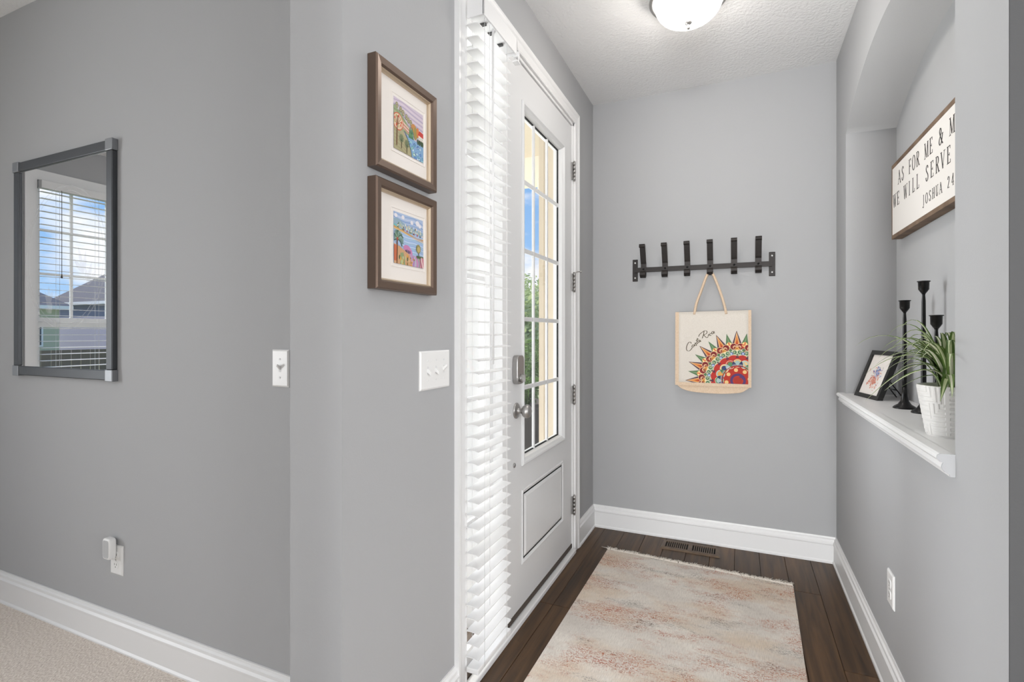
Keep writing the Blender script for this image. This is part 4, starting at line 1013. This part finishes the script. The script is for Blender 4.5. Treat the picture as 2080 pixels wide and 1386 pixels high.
# ------------------------------------------------------------------ things on the niche shelf
ZS = NZ + .008
def photo_frame():
    bl = Vector((1.377, -.342, ZS)); br = Vector((1.426, -.556, ZS)); e1 = (br - bl); w = e1.length; e1.normalize()
    nrm = Vector((e1.y, -e1.x, 0))
    if nrm.x > 0: nrm = -nrm
    e2 = (-nrm * .080 + Vector((0, 0, .217))); h = e2.length; e2.normalize(); nn = e1.cross(e2)
    if nn.dot(nrm) < 0: nn = -nn
    r = thing('photo_frame', tuple((bl + br) / 2), 'small black picture frame with a floral print leaning on the niche shelf', 'photo frame')
    N = e1.cross(e2)  # front direction or its reverse
    sgn = 1 if N.dot(nrm) > 0 else -1
    P = lambda a, b, d=0: bl + e1 * a + e2 * b + nn * d
    fw = .020
    for q in ([(0, 0), (w, 0), (w, fw), (0, fw)], [(0, h - fw), (w, h - fw), (w, h), (0, h)], [(0, fw), (fw, fw), (fw, h - fw), (0, h - fw)], [(w - fw, fw), (w, fw), (w, h - fw), (w - fw, h - fw)]):
        MB().slab([P(a, b, 0) for a, b in q], nn * -.022).build('frame_rail', M['black'], r, bevel=.001)
    MB().slab([P(a, b, -.008) for a, b in ((fw, fw), (w - fw, fw), (w - fw, h - fw), (fw, h - fw))], nn * -.008).build('paper', M['mat'], r)
    cv = Canvas((fw, w - fw, fw, h - fw)); rn = random.Random(11)
    for k in range(170):
        t = rn.random()
        if t < .55: cx_, cy_, s_, cs = .100, .088, .030, ['#D98F7A', '#C9705C', '#E4B4A4', '#D9A08C']
        elif t < .8: cx_, cy_, s_, cs = .115, .128, .018, ['#7F8CB8', '#5C6CA4', '#A9B2D0']
        else: cx_, cy_, s_, cs = .110, .120, .045, ['#B9B6AE', '#D8A898', '#C3B7C4']
        x_, y_ = rn.gauss(cx_, s_ * .6), rn.gauss(cy_, s_ * .6); a = rn.uniform(0, PI); L = rn.uniform(.004, .010)
        cv.poly([(x_ + L * math.cos(a) * math.cos(q) - L * .35 * math.sin(a) * math.sin(q), y_ + L * math.sin(a) * math.cos(q) + L * .35 * math.cos(a) * math.sin(q)) for q in [2 * PI * i / 10 for i in range(10)]], rn.choice(cs))
    fp = cv.build('floral_print', M['art'], r, lambda a, b, d: tuple(P(a, b, -.0078 + d)), 3e-6); fp['kind'] = 'stuff'
    st = MB()
    ft = P(w * .5, 0, 0) - nrm * .145; ft.z = ZS + .002
    st.tube([P(w * .38, h * .55, -.024), ft + e1 * -.03], .0025, 6).tube([P(w * .62, h * .55, -.024), ft + e1 * .03], .0025, 6).tube([(P(w * .38, h * .55, -.024) * .35 + (ft - e1 * .03) * .65), (P(w * .62, h * .55, -.024) * .35 + (ft + e1 * .03) * .65)], .0025, 6)
    st.build('easel_leg', M['black'], r)
photo_frame()
def candlestick(x, y, top, label):
    r = thing('candlestick', (x, y, ZS), label, 'candlestick', 'three black candlesticks on the niche shelf'); H = top - ZS
    MB().lathe([(.0385, 0), (.0385, .004), (.034, .009), (.022, .017), (.014, .030), (.0105, .050), (.009, .085)], (x, y, ZS), 40).build('foot', M['blackmetal'], r)
    MB().lathe([(.009, .083), (.0085, .12), (.0062, H - .075), (.0048, H - .052), (.006, H - .047)], (x, y, ZS), 20).build('stem', M['blackmetal'], r)
    MB().lathe([(.0055, H - .048), (.011, H - .040), (.0165, H - .031), (.0172, H - .004), (.0205, H - .003), (.0205, H), (.0158, H), (.0150, H - .025), (0, H - .030)], (x, y, ZS), 36).build('candle_cup', M['blackmetal'], r)
candlestick(1.471, -.785, 1.384, 'medium black metal candlestick between the small black frame and the potted plant')
candlestick(1.500, -.905, 1.448, 'tallest of the three black metal candlesticks, behind the potted plant')
candlestick(1.490, -1.075, 1.316, 'shortest of the three black metal candlesticks, nearest the potted plant')

PX, PYy = 1.440, -1.393
def plant():
    r = thing('potted_spider_plant', (PX, PYy, ZS), 'green and cream striped spider plant in a white ribbed pot on the niche shelf', 'potted plant')
    H, rb, rt = .146, .061, .084
    nt_, nz_ = 256, 90; mb = MB(); v = []; ba = math.atan2(CY - PYy, CX - PX) - .16   # direction of the plain band that faces the room
    def relief(t, z):
        u = ((t - ba) / (2 * PI) * 5) % 1; vv = z / H
        if vv < .03 or vv > .985: return 0
        if u < .05 or u > .95: return .0012
        uu = (u - .05) / .9; top = vv > .66
        if top: a, b = uu * 1.1, (vv - .66) / .34 * .55
        else: a, b = (1 - uu) * 1.1, vv / .66
        if top: d = min(1.1 - a, b) if False else max(a, 0.55 - b + .35)
        else: d = max(a * .9, 1 - b) if uu > .5 else max((1 - a) * 1.0, b)
        return .0016 * (1 if math.sin(d * 2 * PI * 6.5) > 0 else 0)
    for j in range(nz_ + 1):
        z = H * j / nz_; R = rb + (rt - rb) * (j / nz_) ** .9
        for i in range(nt_):
            t = 2 * PI * i / nt_; q = R + relief(t, z); v.append((PX + q * math.cos(t), PYy + q * math.sin(t), ZS + z))
    fs = [(j * nt_ + i, j * nt_ + (i + 1) % nt_, (j + 1) * nt_ + (i + 1) % nt_, (j + 1) * nt_ + i) for j in range(nz_) for i in range(nt_)] + [tuple(range(nt_))[::-1]]
    mb.add(v, fs, 0, False)
    mb.lathe([(rt, H), (rt - .004, H + .001), (rt - .006, H - .012)], (PX, PYy, ZS), 96, cap=False)
    pot = mb.build('pot', M['pot'], r)
    MB().lathe([(rt - .006, H - .014), (.04, H - .010), (0, H - .008)], (PX, PYy, ZS), 32, cap=False).build('soil', M['soil'], pot)
    base = Vector((PX, PYy, ZS + H - .008)); rn = random.Random(4)
    green = [lin('#5E7A3A'), lin('#6F8A48'), lin('#4E6A30')]; cream = [lin('#D5DBB8'), lin('#E2E4CB'), lin('#C6D0A4')]
    def leaf(tip, arch, wd, b0=None, xlim=W + ND - .006):
        tip = Vector(tip); d = tip - base; hz = Vector((d.x, d.y, 0)); hn = hz.normalized() if hz.length > 1e-4 else Vector((1, 0, 0))
        b = base + hn * rn.uniform(.008, .03) + Vector((rn.uniform(-.012, .012), rn.uniform(-.012, .012), 0)) if b0 is None else Vector(b0)
        c1 = b + Vector((0, 0, arch)) + hn * .15 * hz.length; c2 = tip + Vector((0, 0, arch * .65)) - hn * hz.length * .35
        n = 12; mb = MB(); g = rn.choice(green); c = rn.choice(cream); rows = []
        for i in range(n + 1):
            t = i / n; p = b * (1 - t) ** 3 + c1 * 3 * t * (1 - t) ** 2 + c2 * 3 * t * t * (1 - t) + tip * t ** 3
            dv = ((c1 - b) * (1 - t) ** 2 + (c2 - c1) * 2 * t * (1 - t) + (tip - c2) * t * t).normalized()
            sd = dv.cross(Vector((0, 0, 1)))
            if sd.length < .1: sd = Vector((hn.y, -hn.x, 0))
            sd.normalize(); nu = sd.cross(dv).normalized()
            w = wd * 1.35 * (.55 + .45 * min(1, t * 4)) * max(.03, (1 - t ** 2.2)) / 2
            row = []
            for s_ in (-1, -.42, 0, .42, 1):
                q = p + sd * w * s_ + nu * w * .35 * abs(s_); q.x = min(q.x, xlim); row.append(q)
            rows.append(row)
        for i in range(n):
            for k in range(4):
                mb.add([rows[i][k], rows[i][k + 1], rows[i + 1][k + 1], rows[i + 1][k]], [(0, 1, 2, 3)], 0, True, c if k in (1, 2) else g)
        mb.build('leaf', M['leaf'], r)
    T = lambda u, v, x: back(u, v, 0, x)
    for (u, v, x, ar, w) in ((1738, 703, 1.25, .13, .013), (1802, 685, 1.30, .15, .013), (1826, 674, 1.34, .15, .011), (1757, 761, 1.255, .13, .014), (1756, 816, 1.25, .14, .016),
                             (1827, 789, 1.32, .06, .012), (1803, 731, 1.30, .10, .013), (1790, 712, 1.29, .13, .014), (1822, 700, 1.32, .15, .015), (1812, 722, 1.31, .12, .015), (1775, 745, 1.28, .12, .012),
                             (1795, 757, 1.285, .10, .014), (1840, 727, 1.34, .08, .018), (1850, 710, 1.36, .10, .016), (1910, 816, 1.335, .06, .018), (1934, 808, 1.33, .07, .016),
                             (1845, 692, 1.40, .10, .016), (1835, 712, 1.38, .10, .016), (1926, 718, 1.30, .11, .016), (1928, 745, 1.31, .09, .016),
                             (1800, 745, 1.30, .11, .015), (1815, 762, 1.31, .09, .015), (1830, 745, 1.33, .09, .017), (1846, 757, 1.335, .07, .016), (1808, 712, 1.31, .13, .015), (1828, 733, 1.34, .11, .017), (1852, 741, 1.35, .08, .017), (1784, 728, 1.285, .13, .013), (1838, 768, 1.325, .06, .015), (1858, 702, 1.39, .10, .017), (1872, 728, 1.36, .08, .018)):
        leaf(T(u, v, x), ar, w)
    for (u, v, x, w) in ((1910, 678, 1.43, .026), (1934, 684, 1.43, .022), (1897, 684, 1.44, .018), (1880, 702, 1.44, .016), (1870, 698, 1.42, .016), (1889, 700, 1.40, .018), (1925, 700, 1.40, .02), (1905, 705, 1.38, .018), (1861, 708, 1.44, .014)):
        leaf(T(u, v, x), .03, w)
    for k in range(30):
        a = rn.uniform(-2.6, 1.5); L = rn.uniform(.10, .24); z = rn.uniform(-.03, .14)
        tip = base + Vector((math.cos(a) * L, math.sin(a) * L, z))
        tip.x = min(tip.x, W + ND - .02); tip.y = max(tip.y, NY0 + .02) if tip.x > W - .01 else tip.y
        leaf(tip, rn.uniform(.06, .13), rn.uniform(.012, .019))
plant()

# ------------------------------------------------------------------ rug, vent
def rug():
    c = [Vector((.177, -.345, 0)), Vector((1.116, -.398, 0)), Vector((1.058, -2.62, 0)), Vector((.160, -2.56, 0))]
    o = Vector((.64, -1.5, 0))
    r = thing('area_rug', tuple(o), 'faded beige and coral rug with a white fringe on the hardwood floor', 'rug')
    mb = MB(); mb.slab([(p.x, p.y, .0006) for p in c], (0, 0, .0075)); mb.build('rug_field', M['rug'], r, bevel=.002)
    rn = random.Random(2); f = MB(); a, b = c[0], c[1]; n = 620
    for i in range(n):
        t = (i + rn.random()) / n; p = a.lerp(b, t); L = rn.uniform(.024, .050) + .016 * noise.noise((t * 23, 0, 0)); s_ = rn.gauss(0, .014)
        q = [(p.x, p.y - .003, .005), (p.x + s_ * .3, p.y + L * .4, .007 + rn.uniform(0, .004)), (p.x + s_, p.y + L, .0022 + rn.uniform(0, .003))]
        f.tube(q, [.0019, .0021, .0014], 5)
    fo = f.build('fringe', M['fringe'], r); fo['kind'] = 'stuff'
    f = MB(); a, b = c[3], c[2]
    for i in range(n):
        t = (i + rn.random()) / n; p = a.lerp(b, t); L = rn.uniform(.022, .046); s_ = rn.gauss(0, .012)
        f.tube([(p.x, p.y + .003, .005), (p.x + s_ * .3, p.y - L * .4, .007), (p.x + s_, p.y - L, .003)], [.0016, .0017, .0011], 5)
    fo = f.build('fringe', M['fringe'], r); fo['kind'] = 'stuff'
rug()
def vent():
    x0, x1, y0, y1 = .448, .774, -.193, -.055
    r = thing('floor_register', ((x0 + x1) / 2, (y0 + y1) / 2, 0), 'brown wooden floor register with two rows of slots near the end wall', 'vent')
    MB().box(x0 + .02, x1 - .02, y0 + .02, y1 - .02, .0004, .0022).build('duct_dark', M['dark'], r)
    fr = MB(); e = .026
    fr.sweep([(x0, y0, .0003), (x1, y0, .0003), (x1, y1, .0003), (x0, y1, .0003)], (0, 0, 1), [(0, 0), (.008, .007), (e, .008), (e, 0)], closed=True)
    fr.box((x0 + x1) / 2 - .012, (x0 + x1) / 2 + .012, y0 + e, y1 - e, .0022, .008)
    fr.build('register_frame', M['vent'], r)
    for a, b in ((x0 + e, (x0 + x1) / 2 - .012), ((x0 + x1) / 2 + .012, x1 - e)):
        n = 11
        for k in range(n + 1):
            xx = a + (b - a) * k / n
            if 0 < k < n: MB().box(xx - .0026, xx + .0026, y0 + e, y1 - e, .0022, .0075).build('bar', M['vent'], r)
vent()

# ------------------------------------------------------------------ ceiling lamp
def lamp():
    lx, ly = .672, -.945
    r = thing('ceiling_lamp', (lx, ly, C - .19), 'flush ceiling lamp with a frosted glass bowl and brushed nickel band, lit', 'ceiling lamp')
    MB().lathe([(.10, C), (.140, C - .002), (.158, C - .018), (.164, C - .048), (.158, C - .056), (.142, C - .054), (.142, C - .030), (.10, C - .01)], (lx, ly, 0), 64, cap=False).build('metal_band', M['nickel'], r)
    prof = []
    for k in range(13):
        t = PI / 2 * k / 12; prof.append((.141 * math.cos(t) ** .75 if k < 12 else 0, C - .050 - .098 * math.sin(t)))
    MB().lathe(prof, (lx, ly, 0), 64, cap=False).build('glass_bowl', M['bowl'], r)
    MB().lathe([(.016, C - .144), (.018, C - .150), (.010, C - .156), (.006, C - .160), (.006, C - .166), (.0085, C - .170), (.006, C - .177), (0, C - .179)], (lx, ly, 0), 20, cap=False).build('finial', M['nickel'], r)
M['bowl'] = mat_emit('lit_frosted_glass', (1.0, .94, .875), 20.0)
lamp()

# ------------------------------------------------------------------ window seen in the mirror, then unseen openings added for the lights
def living_window():
    wn = S(link('window_2', None, None, (XW, -3.315, .5)), 'white living room window seen in the mirror'); wn.empty_display_size = .05
    y0, y1, z0, z1 = -3.70, -2.93, .5, 2.42; x = XW - .07
    MB().sweep([(x, y0, z0), (x, y1, z0), (x, y1, z1), (x, y0, z1)], (1, 0, 0), [(0, -.04), (0, .05), (.028, .05), (.034, -.04)], closed=True).build('window_frame', M['trim'], wn)
    MB().sweep([(XW, y0, z0), (XW, y1, z0), (XW, y1, z1), (XW, y0, z1)], (1, 0, 0), [(-.075, 0), (-.075, .016), (-.01, .012), (0, .012), (0, 0)], closed=True).build('casing', M['trim'], wn)
    MB().box(XW - .02, XW + .05, y0 - .09, y1 + .09, z0 - .03, z0).build('window_sill', M['trim'], wn, bevel=.004)
    MB().box(x - .01, x + .03, y0 + .03, y1 - .03, 1.30, 1.375).build('meeting_rail', M['trim'], wn)
    ys = [y0 + .034, -3.437, -3.183, y1 - .034]; zs = [1.375, 1.715, 2.055, z1 - .03]
    for y in ys[1:3]: MB().box(x - .006, x + .010, y - .009, y + .009, 1.375, z1 - .03).build('muntin', M['trim'], wn)
    for z in zs[1:3]: MB().box(x - .006, x + .009, y0 + .03, y1 - .03, z - .009, z + .009).build('muntin', M['trim'], wn)
    for i in range(3):
        for j in range(3): MB().box(x, x + .003, ys[i], ys[i + 1], zs[j], zs[j + 1]).build('pane', M['glass'], wn)
    MB().box(x, x + .003, y0 + .03, y1 - .03, z0 + .03, 1.30).build('pane', M['glass'], wn)
    b = thing('window_blind', (XW + .03, (y0 + y1) / 2, z0), 'open white venetian blind on the window reflected in the mirror', 'blind')
    MB().box(XW + .0, XW + .06, y0 + .005, y1 - .005, z1 - .065, z1 - .005).build('headrail', M['slat'], b, bevel=.003)
    n = 36; me = None
    for k in range(n):
        z = z1 - .09 - k * .0495
        if me is None:
            o = MB().add([(a_, b_ * ((y1 - y0) / 2 - .01), c_ + (-.0012 if a_ > 0 else .0012)) for c_ in (-.0015, .0015) for a_, b_ in ((-.024, -1), (.024, -1), (.024, 1), (-.024, 1))], [(0, 3, 2, 1), (4, 5, 6, 7), (0, 1, 5, 4), (2, 3, 7, 6), (1, 2, 6, 5), (0, 4, 7, 3)]).build('slat', M['slat'], b, org=(0, 0, 0))
            me = o.data; o.location = Vector((XW + .03, (y0 + y1) / 2, z)) - OFF[b.name]
        else: link('slat', me, b, (XW + .03, (y0 + y1) / 2, z))
    for y in (y0 + .12, (y0 + y1) / 2, y1 - .12):
        for dx in (.004, .056): MB().tube([(XW + dx, y, z1 - .06), (XW + dx, y, z0 + .05)], .001, 5).build('ladder_cord', M['cord'], b)
    MB().tube([(XW + .064, y1 - .13, z1 - .06), (XW + .064, y1 - .13, 1.72)], .0022, 6).lathe([(.001, 0), (.007, -.03), (.005, -.04)], (XW + .064, y1 - .13, 1.72), 10).build('lift_cord', mat('cord_dark', '6A6560', .8), b)
living_window()
def added_window():
    wn = S(link('window_added', None, None, (XW, -4.45, .5)), 'wide unseen living room window added for the west light'); wn.empty_display_size = .05  # added out of view to carry the west area light
    y0, y1, z0, z1 = -5.10, -3.80, .5, 2.42; x = XW - .1
    MB().sweep([(x, y0, z0), (x, y1, z0), (x, y1, z1), (x, y0, z1)], (1, 0, 0), [(0, -.04), (0, .04), (.04, .04), (.04, -.04)], closed=True).build('window_frame', M['trim'], wn)
    MB().box(x - .02, x + .02, -4.48, -4.42, z0, z1).build('window_mullion', M['trim'], wn)
    for a, b in ((y0 + .04, -4.48), (-4.42, y1 - .04)): MB().box(x, x + .003, a, b, z0 + .04, z1 - .04).build('pane', M['glass'], wn)
added_window()
hd = S(link('hall_light_frame', None, None, (1.05, YS, 0)), 'unseen white frame added around the hall fill light'); hd.empty_display_size = .05  # bare frame added round the hall area light, no door in it
MB().sweep([(.555, YS, 2.19), (1.545, YS, 2.19), (1.545, YS, .04), (.555, YS, .04)], (0, -1, 0), [(0, 0), (-.08, 0), (-.08, -.06), (0, -.06)], closed=True).build('casing', M['trim'], hd)
ew = S(link('east_light_frame', None, None, (XEAST, -3.5, .6)), 'unseen white frame added around the east fill light'); ew.empty_display_size = .05  # no opening here, only a frame added round the east area light
MB().sweep([(XEAST, -4.32, .58), (XEAST, -4.32, 2.32), (XEAST, -2.68, 2.32), (XEAST, -2.68, .58)], (-1, 0, 0), [(0, 0), (-.08, 0), (-.08, .04), (0, .04)], closed=True).build('casing', M['trim'], ew)

# ------------------------------------------------------------------ outdoors
S(MB().box(-60, 60, -40, 60, -.5, -.3).build('ground', M['grass']), 'green lawn outside')
S(MB().box(-2.6, XE, YL + .17, .75, -.3, -.03).build('porch_floor', M['concrete']), 'grey concrete porch floor')
S(MB().box(-2.6, XE, YL + .17, .62, 2.62, 2.74).build('porch_ceiling', M['tan']), 'tan porch ceiling')
S(MB().box(-2.6, XE, .42, .62, 2.44, 2.62).build('porch_beam', M['cream']), 'cream beam along the porch edge')
def post(x0, x1, y0, y1, label):
    r = thing('porch_post', ((x0 + x1) / 2, (y0 + y1) / 2, -.03), label, 'post')
    MB().box(x0, x1, y0, y1, -.03, 2.44).build('shaft', M['tan'], r, bevel=.004)
    MB().box(x0 - .02, x1 + .02, y0 - .02, y1 + .02, -.03, .16).build('base_block', M['cream'], r, bevel=.005)
    MB().box(x0 - .015, x1 + .015, y0 - .015, y1 + .015, 2.36, 2.44).build('cap_block', M['cream'], r, bevel=.005)
    for xx in (x0 + .03, x1 - .05): MB().box(xx, xx + .02, y0 - .008, y0 + .004, .2, 2.33).build('edge_strip', M['cream'], r)
post(-.530, -.285, .42, .62, 'tan square porch post seen through the front door glass')
def planter():
    px, py = -.475, .03
    r = thing('potted_fern', (px, py, -.03), 'bushy green fern in a tall black planter outside the door glass', 'potted plant')
    MB().lathe([(.11, -.03), (.125, .0), (.15, .55), (.165, .74), (.17, .78), (.155, .78), (.15, .70), (0, .70)], (px, py, 0), 36).build('planter', M['planter'], r)
    rn = random.Random(8)
    for k in range(34):
        a = rn.uniform(0, 2 * PI); L = rn.uniform(.16, .29); up = rn.uniform(.15, .62); mb = MB(); n = 16; hd = Vector((math.cos(a), math.sin(a), 0)); sd = Vector((-hd.y, hd.x, 0))
        P = lambda t: Vector((px, py, .72)) + hd * (L * t) + Vector((0, 0, up * math.sin(t * 2.4) * .9 + .05 * t))
        mb.tube([P(i / 8) for i in range(9)], .0025, 5)
        for i in range(2, n + 1):
            t = i / n; w = .055 * math.sin(PI * min(1, t * .85 + .12)) + .006; p = P(t)
            for s_ in (-1, 1):
                q = p + sd * s_ * w + hd * .012; mb.add([p - hd * .007, p + hd * .009, q + hd * .004, q - hd * .004 - Vector((0, 0, .008))], [(0, 1, 2, 3)])
        mb.build('frond', M['fern'], r, fix=False)
planter()
def tree(x, y, h, R, label, seed):
    rn = random.Random(seed); r = thing('tree', (x, y, -.3), label, 'tree', 'trees outside')
    MB().tube([(x, y, -.3), (x + .1, y, h * .3), (x - .05, y + .1, h * .6)], [.16, .11, .05], 10).build('trunk', M['bark'], r)
    for k in range(5):
        a = rn.uniform(0, 2 * PI); MB().tube([(x + .05, y, h * rn.uniform(.3, .5)), (x + R * .6 * math.cos(a), y + R * .6 * math.sin(a), h * rn.uniform(.6, .8))], [.05, .015], 6).build('branch', M['bark'], r)
    mb = MB(); cl = [(x + rn.gauss(0, R * .45), y + rn.gauss(0, R * .45), h * .68 + rn.gauss(0, h * .15)) for _ in range(26)]
    for k in range(3400):
        c = rn.choice(cl); p = Vector((c[0] + rn.gauss(0, R * .2), c[1] + rn.gauss(0, R * .2), c[2] + rn.gauss(0, R * .18)))
        d1 = Vector((rn.gauss(0, 1), rn.gauss(0, 1), rn.gauss(0, .6))).normalized() * .085; d2 = d1.orthogonal().normalized() * .04
        mb.add([p - d1, p + d2, p + d1, p - d2], [(0, 1, 2, 3)])
    mb.build('foliage', M['fol1'], r, fix=False)
tree(-2.70, 5.4, 1.75, .8, 'small pale green tree nearest the porch, seen through the door glass', 1)
tree(-5.3, 12.5, 2.7, 1.3, 'leafy tree in the middle distance through the door glass', 2)
tree(-8.2, 18.2, 3.4, 1.9, 'broad leafy tree farthest off beyond the porch', 3)

def house(x, y, w, d, h, roof, m, label):
    r = thing('house', (x, y, -1.5), label, 'house', 'houses across the street')
    MB().box(x - d, x, y - w / 2, y + w / 2, -1.5, h).build('house_wall', m, r)
    e = .4; z = h
    MB().add([(x - d - e, y - w / 2 - e, z), (x + e, y - w / 2 - e, z), (x + e, y + w / 2 + e, z), (x - d - e, y + w / 2 + e, z), (x - d / 2, y - w / 2 + 1.5, z + roof), (x - d / 2, y + w / 2 - 1.5, z + roof)],
             [(0, 1, 4), (1, 2, 5, 4), (2, 3, 5), (3, 0, 4, 5), (3, 2, 1, 0)]).build('roof', M['roof'], r)
    MB().box(x - d - e, x + e + .02, y - w / 2 - e, y + w / 2 + e, z - .16, z).build('fascia', M['trim'], r)
    for k in range(3):
        yy = y - w / 2 + w * (k + .5) / 3
        for zc in (h - 1.3,):
            f = MB().box(x, x + .06, yy - .5, yy + .5, zc - .7, zc + .6).build('window', M['trim'], r)
            MB().box(x + .05, x + .08, yy - .42, yy + .42, zc - .62, zc + .52).build('pane', M['winglass'], f)
house(-30, -11.5, 7, 8, 2.6, 2.0, M['siding2'], 'pale sage house across the street, seen in the mirror')
house(-28, -21.5, 8, 8, 3.0, 2.2, M['siding1'], 'lavender house across the street, seen in the mirror')
def fence():
    r = thing('garden_fence', (-14, -9, -.3), 'weathered wooden fence on the lawn, seen in the mirror', 'fence')
    me = None
    for k in range(70):
        y = -18 + k * .2
        if me is None:
            o = MB().box(-.012, .012, -.092, .092, 0, 1.15).build('fence_board', M['fence'], r, org=(0, 0, 0)); me = o.data; o.location = Vector((-14, y, -.3)) - OFF[r.name]
        else: link('fence_board', me, r, (-14, y, -.3))
fence()
